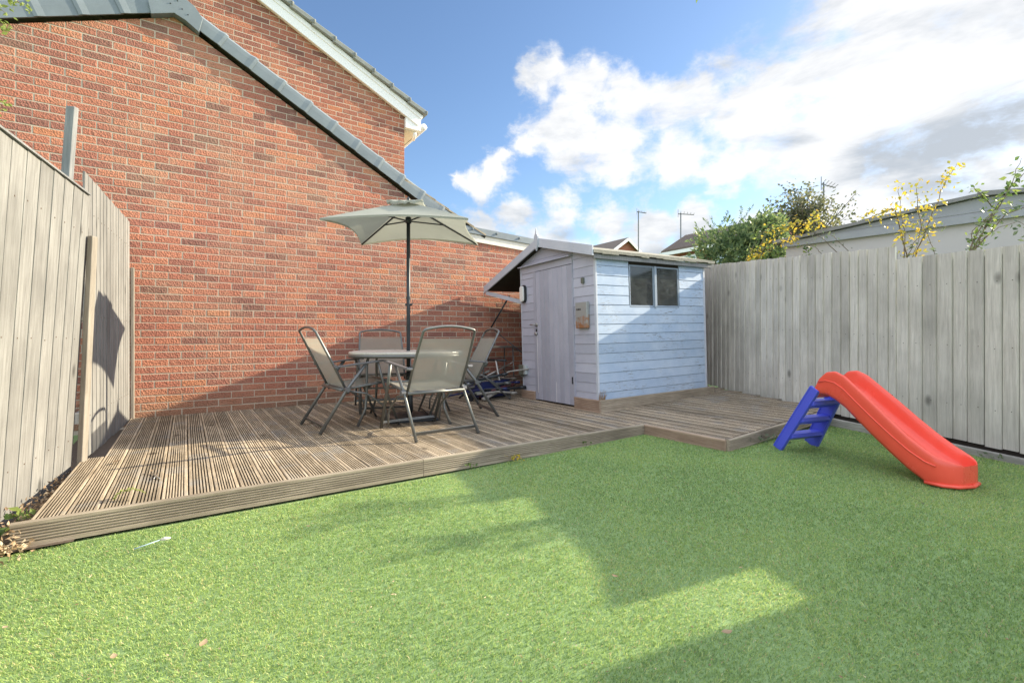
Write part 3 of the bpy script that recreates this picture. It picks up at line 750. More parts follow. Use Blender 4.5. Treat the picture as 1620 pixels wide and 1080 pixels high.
# rusty box hung on the front wall (own thing)
rb = root('ashtray_box', 'rusty zinc wall box with three square holes hung beside the shed door', 'wall box')
rb.matrix_world = shed.matrix_world.copy()
mb = MB(); mb.box(-.055, -.013, .095, .285, .915, 1.205, .5)
bevel(mb.build('case', M['rust'], rb), .006)
mb = MB(); [mb.box(-.0575, -.0553, .195+k*.026, .211+k*.026, 1.115, 1.135) for k in range(3)]; pieces(mb, 'hole', M['black'], rb)
mb = MB(); [mb.tube([(-.055, y, z), (-.063, y, z)], .006, 8) for (y, z) in ((.245, 1.03), (.225, 1.035), (.235, .955))]; pieces(mb, 'rivet', M['steel'], rb)

# ------------------------------------------------------------------ parasol, table, chairs
DZ = .12
PC = Vector((-1.045, 4.78, DZ))
pa = root('parasol', 'open grey-green square parasol on a dark pole above the table', 'parasol', PC)
HC, HP = 1.865, 2.165; hx, hy = .660, .585
corners = [(-hx, -hy), (hx, -hy), (hx, hy), (-hx, hy)]
mb = MB(); NTt, NR = 20, 12
for q in range(4):
    a = Vector(corners[q]); b = Vector(corners[(q+1) % 4]); grid = []
    for i in range(NTt+1):
        t = i/NTt; e = a.lerp(b, t); bulge = 4*t*(1-t); e = e*(1-.115*bulge)
        row = []
        for j in range(NR+1):
            r = j/NR; p = e*r; zr = HP+(HC-HP)*(r**1.08)
            sag = -.022*bulge*math.sin(math.pi*min(1, r))+.050*bulge*r*r
            row.append((p.x, p.y, zr+sag))
        grid.append(row)
    vs = [p for row in grid for p in row]; n = NR+1
    mb.add(vs, [(i*n+j, (i+1)*n+j, (i+1)*n+j+1, i*n+j+1) for i in range(NTt) for j in range(NR)])
    # hem
    vs = [];
    for i in range(NTt+1):
        p = grid[i][-1]; vs += [p, (p[0]*.995, p[1]*.995, p[2]-.018)]
    mb.add(vs, [(2*i, 2*i+1, 2*i+3, 2*i+2) for i in range(NTt)])
cn = mb.build('canopy', M['canopy'], pa, True)
mb = MB()
for q in range(4):
    a = Vector(corners[q])*.27; b = Vector(corners[(q+1) % 4])*.27; g = []
    for i in range(13):
        t = i/12; e = a.lerp(b, t)*(1-.08*4*t*(1-t))
        for j in range(6):
            r = j/5; g.append((e.x*r, e.y*r, HP+.03-.050*r+.010*math.sin(i*1.9+q)*r*r))
    mb.add(g, [(i*6+j, (i+1)*6+j, (i+1)*6+j+1, i*6+j+1) for i in range(12) for j in range(5)])
    vs = []
    for i in range(13): p = g[i*6+5]; vs += [p, (p[0]*1.0, p[1]*1.0, p[2]-.022)]
    mb.add(vs, [(2*i, 2*i+1, 2*i+3, 2*i+2) for i in range(12)])
mb.build('vent_cap', M['canopy'], pa, True)
mb = MB(); mb.tube([(0, 0, .02), (0, 0, HP-.01)], .019, 12); mb.build('pole', M['metal_dark'], pa, True)
mb = MB(); mb.tube([(0, 0, .28), (0, 0, .42)], .024, 12); mb.tube([(0, 0, 1.19), (0, 0, 1.22)], .023, 12); mb.tube([(-.03, 0, 1.14), (.04, 0, 1.14)], .012, 8); pieces(mb, 'collar', M['metal_dark'], pa)
mb = MB(); mb.tube([(0, 0, HP), (0, 0, HP+.035), (0, 0, HP+.06)], [.014, .018, .006], 10); mb.build('finial', M['metal_dark'], pa, True)
mb = MB(); mb.tube([(0, 0, HP-.205), (0, 0, HP-.15)], .030, 12); mb.build('runner', M['metal_dark'], pa, True)
for q in range(4):
    c = Vector(corners[q]); mb = MB(); mb.bar((0, 0, HP-.016), (c.x*.985, c.y*.985, HC-.008), .010, .014); rb_ = mb.build('rib', M['metal_dark'], pa)
    mb = MB(); mb.bar((0, 0, HP-.185), (c.x*.5, c.y*.5, HP-.016+(HC-HP)*.47), .009, .012); mb.build('strut', M['metal_dark'], rb_)
pb = root('weighted_base', 'square dark parasol base plate on the deck under the table', 'parasol base', PC+Vector((.02, -.02, .001)), R(20))
mb = MB(); q = .25
mb.add([(-q, -q, 0), (q, -q, 0), (q, q, 0), (-q, q, 0), (-q, -q, .022), (q, -q, .022), (q, q, .022), (-q, q, .022), (-.06, -.06, .06), (.06, -.06, .06), (.06, .06, .06), (-.06, .06, .06)],
       [(0, 3, 2, 1), (0, 1, 5, 4), (1, 2, 6, 5), (2, 3, 7, 6), (3, 0, 4, 7), (4, 5, 9, 8), (5, 6, 10, 9), (6, 7, 11, 10), (7, 4, 8, 11), (8, 9, 10, 11)])
bevel(mb.build('plate', M['metal_dark'], pb), .005)
mb = MB(); mb.tube([(0, 0, .05), (0, 0, .28)], .026, 12); mb.build('socket', M['metal_dark'], pb, True)

tb = root('garden_table', 'pale topped patio table with bowed edges and grey tube legs, parasol pole through it', 'table', PC+Vector((-.0, -.02, 0)), R(8))
TH = .675
pts = []
for k in range(48):
    a = 2*math.pi*k/48; c, s_ = math.cos(a), math.sin(a); pts.append((.545*math.copysign(abs(c)**.62, c), .50*math.copysign(abs(s_)**.62, s_)))
mb = MB(); mb.prism(pts, TH-.022, TH, axis='z'); bevel(mb.build('tabletop', M['glass_top'], tb), .005)
mb = MB(); ring = [(p[0]*.985, p[1]*.985, TH-.036) for p in pts]; mb.tube(ring+[ring[0], ring[1]], .016, 8, caps=False); mb.build('rim', M['metal'], tb, True)
for sx in (-1, 1):
    for sy in (-1, 1):
        mb = MB(); mb.tube([(sx*.30, sy*.27, TH-.035), (sx*.335, sy*.30, TH-.045), (sx*.35, sy*.315, TH-.10), (sx*.35, sy*.32, .30), (sx*.36, sy*.33, .15), (sx*.42, sy*.385, .0)], .013, 8); mb.build('leg', M['metal'], tb, True)
mb = MB(); mb.tube([(-.35, -.32, .34), (.35, -.32, .34)], .009, 8); mb.tube([(-.35, .32, .34), (.35, .32, .34)], .009, 8); mb.tube([(-.35, -.32, .34), (-.35, .32, .34)], .009, 8); mb.tube([(.35, -.32, .34), (.35, .32, .34)], .009, 8)
pieces(mb, 'stretcher', M['metal'], tb, True)

def chair():
    r = root('folding_chair', 'x', 'chair', (0, 0, DZ), 0, 'folding chairs around the patio table')
    HWd = .255; m = M['metal']
    bt = lambda z: (-.115-(z-.33)*.50)            # y on the back line
    mb = MB(); zt = .855
    arc = [(-HWd*.94, bt(zt), zt), (-HWd*.90, bt(zt+.012)-.004, zt+.014)]
    for k in range(9):
        t = -1+2*k/8; arc.append((HWd*.84*t, bt(.875), .875+.025*(1-t*t)))
    arc += [(HWd*.90, bt(zt+.012)-.004, zt+.014), (HWd*.94, bt(zt), zt)]
    path = [(-HWd, bt(.32), .32), (-HWd*.99, bt(.6), .6)]+arc+[(HWd*.99, bt(.6), .6), (HWd, bt(.32), .32)]
    mb.tube(path, .0115, 8); mb.tube([(-HWd, bt(.36), .36), (HWd, bt(.36), .36)], .009, 8)
    mb.build('back_frame', m, r, True)
    mb = MB(); g = []
    for i in range(11):
        z = .37+(.80-.37)*i/10; sag = .018*math.sin(math.pi*i/10)
        for j in range(7):
            t = -1+2*j/6; g.append((HWd*.965*t, bt(z)+.008-sag*(1-t*t), z))
    mb.add(g, [(i*7+j, i*7+j+1, (i+1)*7+j+1, (i+1)*7+j) for i in range(10) for j in range(6)]); mb.build('back_sling', M['sling'], r, True)
    mb = MB(); sy0, sy1 = -.17, .29; sz = lambda y: .355+(y+.17)*.12
    for sx in (-1, 1): mb.tube([(sx*HWd*.97, sy0, sz(sy0)), (sx*HWd*.97, sy1, sz(sy1))], .011, 8)
    mb.tube([(-HWd*.97, sy1, sz(sy1)), (HWd*.97, sy1, sz(sy1))], .011, 8); mb.tube([(-HWd*1.05, sy0, sz(sy0)), (HWd*1.05, sy0, sz(sy0))], .012, 8)
    mb.build('seat_frame', m, r, True)
    mb = MB(); g = []
    for i in range(9):
        y = sy0+.01+(sy1-sy0)*i/8
        for j in range(7):
            t = -1+2*j/6; g.append((HWd*.95*t, y, sz(y)+.012-.022*(1-t*t)))
    mb.add(g, [(i*7+j, i*7+j+1, (i+1)*7+j+1, (i+1)*7+j) for i in range(8) for j in range(6)]); mb.build('seat_sling', M['sling'], r, True)
    for sx in (-1, 1):
        x = sx*(HWd+.028)
        mb = MB(); mb.bar((x, bt(.55)-.02, .555), (x, .20, .60), .038, .016); mb.bar((x, .19, .60), (x, .235, .595), .034, .013); bevel(mb.build('armrest', M['arm'], r), .005)
        mb = MB(); mb.tube([(x, .04, .58), (x, -.13, .36), (x*1.02, -.36, 0.0)], .012, 8, flat=1.25); mb.build('leg', m, r, True)
        mb = MB(); mb.tube([(x*.97, .15, .59), (x*.97, .20, .40), (x*.95, .36, .0)], .012, 8, flat=1.25); mb.build('leg', m, r, True)
        mb = MB(); mb.tube([(x*.90, -.10, .34), (x*.90, .05, .31), (x*.90, .20, .20), (x*.90, .235, .14), (x*.90, .24, .03)], .009, 8); mb.build('prop', m, r, True)
        mb = MB(); mb.tube([(x*.96, bt(.36)-.0, .36), (x*1.1, bt(.36), .36)], .022, 10); mb.tube([(x*.93, bt(.56), .56), (x*1.1, bt(.56), .56)], .014, 8); pieces(mb, 'hinge', M['arm'], r)
    mb = MB(); mb.bar((-HWd-.03, -.315, .055), (HWd+.03, -.315, .055), .008, .028, up=(0, -.5, 1)); mb.build('crossbar', m, r)
    mb = MB(); mb.bar((-HWd-.02, .34, .055), (HWd+.02, .34, .055), .008, .022, up=(0, .5, 1)); mb.build('crossbar', m, r)
    return r
ch = chair()
spots = [((-1.50, 4.40), -51.5, 'sunlit beige folding chair at the left of the table, facing right'),
         ((-1.47, 5.42), 200.5, 'folding chair between the table and the brick wall, facing the camera'),
         ((-.735, 4.12), 38.5, 'nearest folding chair with its see-through back to the camera'),
         ((-.58, 4.99), 111, 'folding chair at the right of the table beside the junk, facing left')]
for i, ((x, y), a, lab) in enumerate(spots):
    c = ch if i == 0 else copy_tree(ch)
    c.location = (x, y, DZ+.002); c.rotation_euler = (0, 0, R(a)); c['label'] = lab

# ------------------------------------------------------------------ slide
sl = root('toddler_slide', 'red plastic toddler slide with blue ladder on the turf by the right fence', 'slide', (2.30, 3.86, .045), -1.20)
sl.scale = (.95, 1, 1)
SLW = .165
path = [(.265, .455, .03), (.31, .50, .08), (.37, .515, .12), (.44, .505, .14), (.51, .465, .15), (.60, .39, .155), (.72, .295, .155), (.84, .205, .145), (.95, .130, .135), (1.04, .082, .125), (1.10, .066, .11), (1.14, .066, .095), (1.168, .072, .078), (1.186, .090, .052), (1.196, .118, .014)]
mb = MB(); rows = []; import bisect
def sect(l, zf, rim, w):
    b = max(0.0, zf-.03-.045*min(1, max(0, (l-.30)/.15)))
    if l > 1.03: b = 0.0
    o = []; q = w/.165
    pr = [(-w, b), (-w, zf+rim-min(.02, rim*.5+.006)), (-w+.006*q, zf+rim-.004), (-w+.02*q, zf+rim), (-w+.034*q, zf+rim-.006), (-w+.042*q, zf+rim*.6), (-w+.052*q, zf+min(.022, rim*.3)), (-w+.075*q, zf+.004), (0, zf)]
    pr = pr+[(-p[0], p[1]) for p in reversed(pr[:-1])]
    pr += [(w-.02*q, b), (-w+.02*q, b)]
    return [(l, a, z) for a, z in pr]
# densify
dens = []
for (a, b) in zip(path, path[1:]):
    for k in range(4):
        t = k/4; dens.append(tuple(a[i]+(b[i]-a[i])*t for i in range(3)))
dens.append(path[-1])
rings = []
for (l, zf, rim) in dens:
    w = .132+(SLW-.132)*min(1, max(0, (l-.45)/.5))
    if l > 1.07: w = SLW*math.sqrt(max(.20, 1-((l-1.07)/.140)**2))
    rings.append(sect(l, zf, rim, w))
n = len(rings[0]); vs = [p for r_ in rings for p in r_]
mb.add(vs, [(i*n+k, (i+1)*n+k, (i+1)*n+(k+1) % n, i*n+(k+1) % n) for i in range(len(rings)-1) for k in range(n)]+[tuple(range(n))]+[(len(vs)-n+k, len(vs)-n+k+1, len(vs)-n+15-k, len(vs)-n+16-k) for k in range(7)]+[(len(vs)-n+7, len(vs)-n+8, len(vs)-n+9), (len(vs)-n+16, len(vs)-n+17, len(vs)-n+18, len(vs)-n)])
chute = mb.build('chute', M['slide_red'], sl, True)
bm_ = bmesh.new(); bm_.from_mesh(chute.data); bmesh.ops.recalc_face_normals(bm_, faces=bm_.faces); bm_.to_mesh(chute.data); bm_.free()
ms = chute.modifiers.new('sub', 'SUBSURF'); ms.levels = 1; ms.render_levels = 1
mb = MB()
for sgn in (-1, 1):
    y = sgn*(SLW-.005); pr = [(l, zf+.035) for (l, zf, r_) in path[1:-2]]
    mb.tube([(l, sgn*(.132+(SLW-.132)*min(1, max(0, (l-.45)/.5))+.001), z+.02) for l, z in pr[:-2]], .005, 6)
pieces(mb, 'side_groove', M['slide_red'], chute, True)
mb = MB(); mb.tube([(1.04, -.160, .012), (1.13, -.150, .012), (1.185, -.10, .012), (1.208, 0, .012), (1.185, .10, .012), (1.13, .150, .012), (1.04, .160, .012)], .014, 8, flat=.8); mb.build('foot_lip', M['slide_red'], chute, True)
mb = MB()
for sgn in (-1, 1):
    w0, w1 = .19*sgn, .128*sgn; rw = .080 if sgn < 0 else .120
    a = Vector((0.0, w0, 0)); b = Vector((.285, w1, .505))
    d = (b-a).normalized(); q = Vector((d.z, 0, -d.x))
    for (off, wd, th) in ((0, rw, .02), (rw/2-.006, .012, .034), (-rw/2+.006, .012, .034)):
        A = a+q*off; B = b+q*off; mb.bar(A+Vector((0, 0, 0)), B, th, wd, up=q)
lad = bevel(mb.build('ladder', M['slide_blue'], sl), .006, 2)
for k in range(3):
    t = .25+k*.27; w = .19+(.128-.19)*t; mb = MB()
    p = Vector((.285*t, 0, .505*t)); mb.hexa([(p.x-.03, -w, p.z-.060), (p.x+.06, -w, p.z-.022), (p.x+.06, w, p.z-.022), (p.x-.03, w, p.z-.060), (p.x-.03, -w, p.z+.012), (p.x+.055, -w, p.z+.008), (p.x+.055, w, p.z+.008), (p.x-.03, w, p.z+.012)])
    bevel(mb.build('rung', M['slide_blue'], lad), .004)

# ------------------------------------------------------------------ clutter between wall and shed
def thing_mesh(name, mb, mat, label, cat, group=None, smooth=True):
    o = mb.build(name, mat, None, smooth); recenter(o); return tag(o, label, cat, group)
def gp(s, w, z): return W(s, w, z)
mb = MB(); mb.tube([px(806, 468, 6.75), px(777, 518, 6.9)], .012, 8); thing_mesh('pole', mb, M['metal_dark'], 'dark pole slanting from under the shed eave down to the left', 'pole')
mb = MB(); mb.tube([px(777, 518, 6.86), px(826, 558, 6.5)], .007, 8); thing_mesh('cane', mb, M['metal_dark'], 'thin dark cane slanting down to the shed wall', 'cane')
st = root('side_table', 'narrow grey metal side table among the clutter left of the shed', 'table', gp(3.70, 5.83, DZ), WALL_ROT)
mb = MB(); mb.box(-.28, .28, -.14, .14, .655, .68); bevel(mb.build('tabletop', M['steel'], st), .004)
for a in (-.25, .25):
    for b in (-.11, .11): mb = MB(); mb.tube([(a, b, .655), (a*1.05, b*1.2, 0)], .009, 8); mb.build('leg', M['metal'], st, True)
junk = [('garden_fork', 'steel', 'long steel garden rod leaning low by the shed corner', (2.95, 5.25, .30), (3.55, 5.05, .56), .008),
        ('broom_handle', 'plinth_red', 'reddish broom handle lying in the heap left of the shed', (2.7, 5.4, .22), (3.45, 5.05, .38), .011),
        ('ski_pole', 'navy', 'blue pole lying in the heap left of the shed', (2.6, 5.3, .15), (3.40, 4.98, .30), .012),
        ('hose_pipe', 'metal_dark', 'black hose curled over the heap beside the shed', (2.7, 5.05, .14), (3.5, 5.1, .26), .014),
        ('timber_batten', 'sleeper', 'pale timber batten lying on the deck beside the shed corner', (2.85, 4.78, .15), (3.4, 5.0, .24), .020),
        ('scooter_tube', 'plastic_grey', 'pale grey tube lying across the heap', (2.72, 5.25, .27), (3.42, 5.05, .42), .010)]
for nm, mt, lab, a, b, r_ in junk:
    mb = MB(); A = gp(a[0]+.22, a[1]+.32, a[2]); B = gp(b[0]+.12, b[1]+.34, b[2])
    if nm == 'hose_pipe':
        pts = [A.lerp(B, k/14)+Vector((0, 0, .05*math.sin(k*1.1)))+E2*.08*math.cos(k*.9) for k in range(15)]; mb.tube(pts, r_, 8)
    elif nm == 'timber_batten': mb.bar(A, B, .05, .03)
    elif nm == 'garden_fork':
        mb.tube([A, B], r_, 8); mb.tube([B, B+E1*.06+Vector((0, 0, .03))], .006, 6)
        for k in (-1, 0, 1): mb.tube([A, A-E1*.1+E2*.03*k], .005, 6)
    else: mb.tube([A, B], r_, 8); mb.tube([B-(B-A).normalized()*.1, B], r_*1.5, 8)
    thing_mesh(nm, mb, M[mt], lab, nm.replace('_', ' '))
cols = ['navy', 'maroon', 'black', 'metal', 'metal_dark', 'bark', 'dark', 'sleeper', 'green_box']
adj = {'navy': 'navy blue', 'maroon': 'maroon', 'black': 'black', 'metal': 'bronze grey', 'metal_dark': 'charcoal', 'bark': 'brown', 'dark': 'tarry', 'sleeper': 'weathered wooden', 'green_box': 'mossy'}
for k in range(27):
    s = random.uniform(2.98, 3.35); w = random.uniform(5.12, 5.75); z0 = .14+.010*k; A = gp(s, w, z0); B = gp(min(3.72, s+random.uniform(.3, .6)), w+random.uniform(-.25, .25), z0+random.uniform(-.03, .16))
    mt = cols[k % 9]; rr = random.uniform(.007, .020); mb = MB(); mb.tube([A, A.lerp(B, .5)+Vector((0, 0, random.uniform(-.01, .03))), B], rr, 8); mb.tube([B-(B-A)*.14, B+(B-A)*.01], rr*1.35, 8)
    where = ('near the bottom', 'in the middle', 'near the top')[k//9]
    thing_mesh('garden_cane', mb, M[mt], adj[mt]+' rod '+where+' of the jumbled heap left of the shed', 'rod', 'rods heaped left of the shed')
cr = root('storage_crate', 'low dark open crate half hidden under the rods left of the shed', 'crate', gp(3.38, 5.5, DZ), WALL_ROT+.2)
mb = MB(); mb.box(-.26, .26, -.17, .17, 0, .02); mb.build('crate_floor', M['black'], cr)
for (x0_, x1_, y0_, y1_) in ((-.26, .26, -.17, -.155), (-.26, .26, .155, .17), (-.26, -.245, -.155, .155), (.245, .26, -.155, .155)):
    mb = MB(); mb.box(x0_, x1_, y0_, y1_, .021, .23); mb.build('crate_side', M['navy'], cr)
sc = root('kick_scooter', 'folded black kick scooter lying in the heap left of the shed', 'scooter', gp(3.25, 5.32, DZ), WALL_ROT+.3)
mb = MB(); mb.box(-.25, .2, -.055, .055, .07, .095); bevel(mb.build('footboard', M['navy'], sc), .01)
mb = MB(); mb.tube([(.2, 0, .09), (.30, 0, .12), (.22, .02, .50)], .015, 8); mb.build('steering_tube', M['steel'], sc, True)
mb = MB(); mb.tube([(.22, -.16, .50), (.22, .16, .50)], .014, 8); mb.build('handlebar', M['black'], sc, True)
for x in (-.3, .33): mb = MB(); mb.tube([(x, -.014, .05), (x, .014, .05)], .05, 18); mb.build('wheel', M['black'], sc, False)
fr_ = root('folded_lounger', 'folded grey tube lounger frame leaning in front of the heap', 'lounger frame', gp(3.10, 5.0, DZ), WALL_ROT)
mb = MB(); mb.tube([(-.30, .25, .42), (.0, .12, .32), (.30, 0, .03)], .010, 8); mb.tube([(-.2, .4, .40), (.12, .27, .30), (.42, .15, .03)], .010, 8); mb.tube([(.30, 0, .03), (.42, .15, .03)], .012, 8); mb.build('tube_frame', M['metal'], fr_, True)

# ------------------------------------------------------------------ background
GA = Vector((4.57, 8.0, 0)); gd = Vector((.65, -.76, 0)).normalized(); ga_rot = math.atan2(gd.y, gd.x)
gar = root('neighbour_garage', 'pale rendered garage with shallow grey gable roof beyond the right fence', 'garage', GA, ga_rot)
gz = lambda x: 2.50+(.24*x/2.4 if x < 2.4 else .24-.10*(x-2.4))
mb = MB(); mb.box(.05, 5.2, 0, 6, -.1, 2.44); mb.build('wall', M['render'], gar)
mb = MB(); mb.box(.05, 1.5, -.006, -.001, 1.2, 1.9); mb.box(.05, 1.2, -.008, -.002, 2.2, 2.22); mb.build('wall_panel', M['render'], gar)
mb = MB(); mb.prism([(0, 2.441), (5.3, 2.441), (5.3, gz(5.3)), (2.4, gz(2.4)), (0, gz(0))], -.045, .0)
mb.box(0, 5.3, -.062, -.0455, 2.43, 2.53); mb.box(0, 5.3, -.052, -.0455, 2.56, 2.575); mb.build('bargeboard', M['garage_board'], gar)
mb = MB(); x = -.12
while x < 5.3:
    b = x+.62; th = .06
    if x < 2.4 < b: b = 2.4
    za, zb = gz(x)+.012, gz(min(b, 5.3)); 
    mb.hexa([(x, -.11, za), (b+.02, -.11, zb+.012), (b+.02, 6, zb+.012), (x, 6, za), (x, -.11, za+th), (b+.02, -.11, zb+th-.008), (b+.02, 6, zb+th), (x, 6, za+th)], random.random()); x = b
mb.build('roof', M['garage_roof'], gar)

def far_house():
    f = Vector((-.53, .848, 0)); r = math.atan2(.53, .848)
    h = root('far_house', 'distant brick house with brown tiled roof beyond the shed, seen behind the shrub', 'house', (8.4, 26, 0), r)
    # local x = g (away right), y = f (away left)
    L = 6; ez, rz_, sp = 5.55, 6.62, 1.9
    mb = MB(); mb.prism([(0.2, 0), (sp*2-.2, 0), (sp*2-.2, ez-.05), (sp, rz_-.15), (.2, ez-.05)], -L, 0); mb.build('wall', M['brick_far'], h)
    mb = MB()
    for k in range(40):
        y0, y1 = -L-.2+k*(L+.4)/40, -L-.2+(k+1)*(L+.4)/40-.06
        mb.hexa([(-.15, y0, ez-.06), (sp, y0, rz_), (sp, y1, rz_), (-.15, y1, ez-.06), (-.15, y0, ez+.06), (sp, y0, rz_+.12), (sp, y1, rz_+.12), (-.15, y1, ez+.06)])
    mb.hexa([(-.14, -L-.2, ez-.08), (sp, -L-.2, rz_-.02), (sp, .2, rz_-.02), (-.14, .2, ez-.08), (-.14, -L-.2, ez+.02), (sp, -L-.2, rz_+.08), (sp, .2, rz_+.08), (-.14, .2, ez+.02)])
    mb.hexa([(sp, -L-.2, rz_-.02), (2*sp+.2, -L-.2, ez-.08), (2*sp+.2, .2, ez-.08), (sp, .2, rz_-.02), (sp, -L-.2, rz_+.1), (2*sp+.2, -L-.2, ez+.02), (2*sp+.2, .2, ez+.02), (sp, .2, rz_+.1)])
    mb.build('roof', M['house_tile'], h)
    mb = MB(); mb.box(-.17, -.12, -L-.2, .2, ez-.22, ez-.04); mb.bar((-.15, .22, ez-.1), (sp, .22, rz_-.02), .05, .2); mb.build('fascia', M['white'], h)
    for y in (-1.9, -4.6):
        mb = MB(); mb.box(.12, .19, y, y+1.6, ez-1.5, ez-.35); w_ = mb.build('window', M['white'], h)
        mb = MB(); [mb.box(.105, .118, y+.08+k*.5, y+.5+k*.5, ez-1.42, ez-.43) for k in range(3)]; mb.build('pane', M['window_far'], w_)
    return h
far_house()
h1 = root('far_gable', 'distant gabled house peak with white bargeboards showing above the shed roof', 'house', (8.4, 35, 0), math.atan2(.53, .848))
apx = 8.2; mb = MB(); mb.prism([(-3, 0), (3, 0), (3, apx-2.1), (0, apx-.15), (-3, apx-2.1)], 0, 9); mb.build('wall', M['brick_far'], h1)
mb = MB()
for sg in (-1, 1):
    mb.hexa([(0, -.25, apx-.1), (sg*3.3, -.25, apx-2.3), (sg*3.3, 9, apx-2.3), (0, 9, apx-.1), (0, -.25, apx), (sg*3.3, -.25, apx-2.2), (sg*3.3, 9, apx-2.2), (0, 9, apx)])
mb.build('roof', M['house_tile'], h1)
mb = MB(); [mb.bar((0, -.28, apx-.13), (sg*3.25, -.28, apx-2.3), .04, .2) for sg in (-1, 1)]; pieces(mb, 'bargeboard', M['white'], h1)

def aerial(label, x, y0, y1, Z, side, n=5, L=.9, tilt=0):
    base = px(x, y1, Z); top = px(x, y0, Z); a = root('tv_aerial', label, 'aerial', base, 0, 'television aerials on far roofs'); h = top.z-base.z
    mb = MB(); mb.tube([(0, 0, -1.0), (0, 0, h)], .028*Z/30+.01, 8); mb.build('mast', M['metal'], a)
    mb = MB(); k = L; mb.tube([(-.2*k*side, 0, h-.05), (k*side, 0, h-.05-tilt)], .02*Z/30+.006, 6)
    for i in range(n):
        t = i/(n-1); p = Vector((k*side*t, 0, h-.05-tilt*t)); mb.tube([p-Vector((.08, .25, -.05*(1-t)-.03)), p+Vector((.08, .25, .05))], .010*Z/30+.003, 5)
    mb.tube([(-.2*k*side, 0, h-.25), (-.2*k*side, 0, h+.2)], .012, 5); mb.build('antenna', M['metal'], a)
aerial('tall television aerial above the far gable peak', 1010, 334, 392, 34, 1, 6, .55, .1)
aerial('television aerial whose arm points right, on the far tiled roof', 1077, 337, 378, 27, 1, 5, .75, .05)
aerial('television aerial sticking up behind the bush, rightmost one', 1303, 289, 345, 16, 1, 5, .4, .12)

# vegetation
def blob_leaves(mb, c, rad, n, size, shell=.55, droop=0, seed=0, up=0, tintf=None):
    rs = random.Random(seed)
    for _ in range(n):
        d = Vector((rs.gauss(0, 1), rs.gauss(0, 1), rs.gauss(0, 1))).normalized(); r = shell+(1-shell)*rs.random()
        lump = 1+.22*math.sin(d.x*7+seed)*math.cos(d.z*6+seed*2)+.12*math.sin(d.y*13+seed)
        p = Vector(c)+Vector((d.x*rad[0], d.y*rad[1], d.z*rad[2]))*r*lump
        dd = (d+Vector((rs.gauss(0, .6), rs.gauss(0, .6), rs.gauss(0, .6)+up)))
        t = min(1, max(0, rs.gauss(.35 if r < .8 else .55, .2)))
        mb.leaf(p, size*rs.uniform(.6, 1.3), .45, t, dd)
con = root('conifer_shrub', 'dense dark green conifer shrub overhanging the fence behind the shed', 'shrub', (4.3, 9.1, 0))
mb = MB()
for (c, rad, n, sz) in [((-.1, 0, 2.3), (.75, .6, .75), 4200, .10), ((.35, .1, 2.6), (.5, .5, .55), 3000, .10), ((.6, 0, 2.95), (.3, .35, .38), 1500, .09), ((-.1, 0, .8), (.8, .6, .9), 1500, .12), ((.75, -.1, 2.2), (.42, .4, .6), 1800, .09)]:
    blob_leaves(mb, c, rad, n, sz, .5, seed=int(n))
for k in range(9):   # feathery leaders
    a = Vector((random.uniform(-.7, .4), random.uniform(-.3, .3), random.uniform(2.6, 3.0))); d = Vector((random.uniform(-.6, .5), 0, random.uniform(.35, .7)))
    for i in range(60):
        t = i/60; mb.leaf(a+d*t*.8, .05, .35, random.random()*.6, d+Vector((random.gauss(0, .6), random.gauss(0, .6), random.gauss(0, .4))))
mb.build('crown', M['leaf_conifer'], con)
mb = MB(); mb.tube([(0, 0, 0), (.05, 0, 1.2), (.1, 0, 2.2)], [.07, .05, .02], 8); mb.build('trunk', M['bark'], con, True)
bu = root('spindly_tree', 'open twiggy small tree with dull green leaves against the sky behind the garage', 'tree', (8.75, 14, 0))
mb = MB(); tr = MB(); tr.tube([(0, 0, 0), (.05, 0, 2.0), (0, 0, 3.7)], [.10, .07, .05], 8)
for k in range(70):
    az = random.uniform(0, 6.28); el = random.uniform(.25, 1.35); L = random.uniform(1.2, 2.15)*(.62 if math.cos(az)*math.cos(el) > .5 else .85)
    a = Vector((0, 0, random.uniform(3.1, 3.9))); d = Vector((math.cos(az)*math.cos(el)*.95, math.sin(az)*math.cos(el), math.sin(el)*1.08)); 
    pts = [a+d*L*t+Vector((random.gauss(0, .04), random.gauss(0, .04), random.gauss(0, .04)))*t for t in (0, .33, .66, 1)]; tr.tube(pts, [.03, .02, .013, .005], 5)
    for i in range(60):
        t = random.uniform(.25, 1.03)**.8; p = a+d*L*t+Vector((random.gauss(0, .10), random.gauss(0, .10), random.gauss(0, .10))); mb.leaf(p, random.uniform(.07, .14), .6)
tr.build('trunk', M['bark'], bu, True); mb.build('crown', M['leaf_bush'], bu)
def sprig(name, label, cat, paths, mat, size, per, Zoff=0, matname='stem', tint=None, side_branches=True, droop=.5, r=.006, spread=.03):
    base = Vector(paths[0][0]); rt = root(name, label, cat, base); st_ = MB(); lf = MB()
    for p in paths:
        pts = ([] if (Vector(p[0])-base).length < .001 else [Vector((0, 0, 0))])+[Vector(q)-base for q in p]; fine = []
        for a, b in zip(pts, pts[1:]):
            for k in range(5): fine.append(a.lerp(b, k/5)+Vector((random.gauss(0, .004), random.gauss(0, .004), 0)))
        fine.append(pts[-1]); st_.tube(fine, [r*(1-.7*i/len(fine)) for i in range(len(fine))], 5)
        for i, q in enumerate(fine):
            for k in range(per):
                o = Vector((random.gauss(0, spread), random.gauss(0, spread), random.gauss(0, spread))); lf.leaf(q+o, size*random.uniform(.6, 1.25), .55, tint, None, droop)
    st_.build('stems', M[matname], rt, True); lf.build('leaves', M[mat], rt); return rt
ZC = 4.62
yz = lambda Z, P: [px(x, y, Z) for x, y in P]
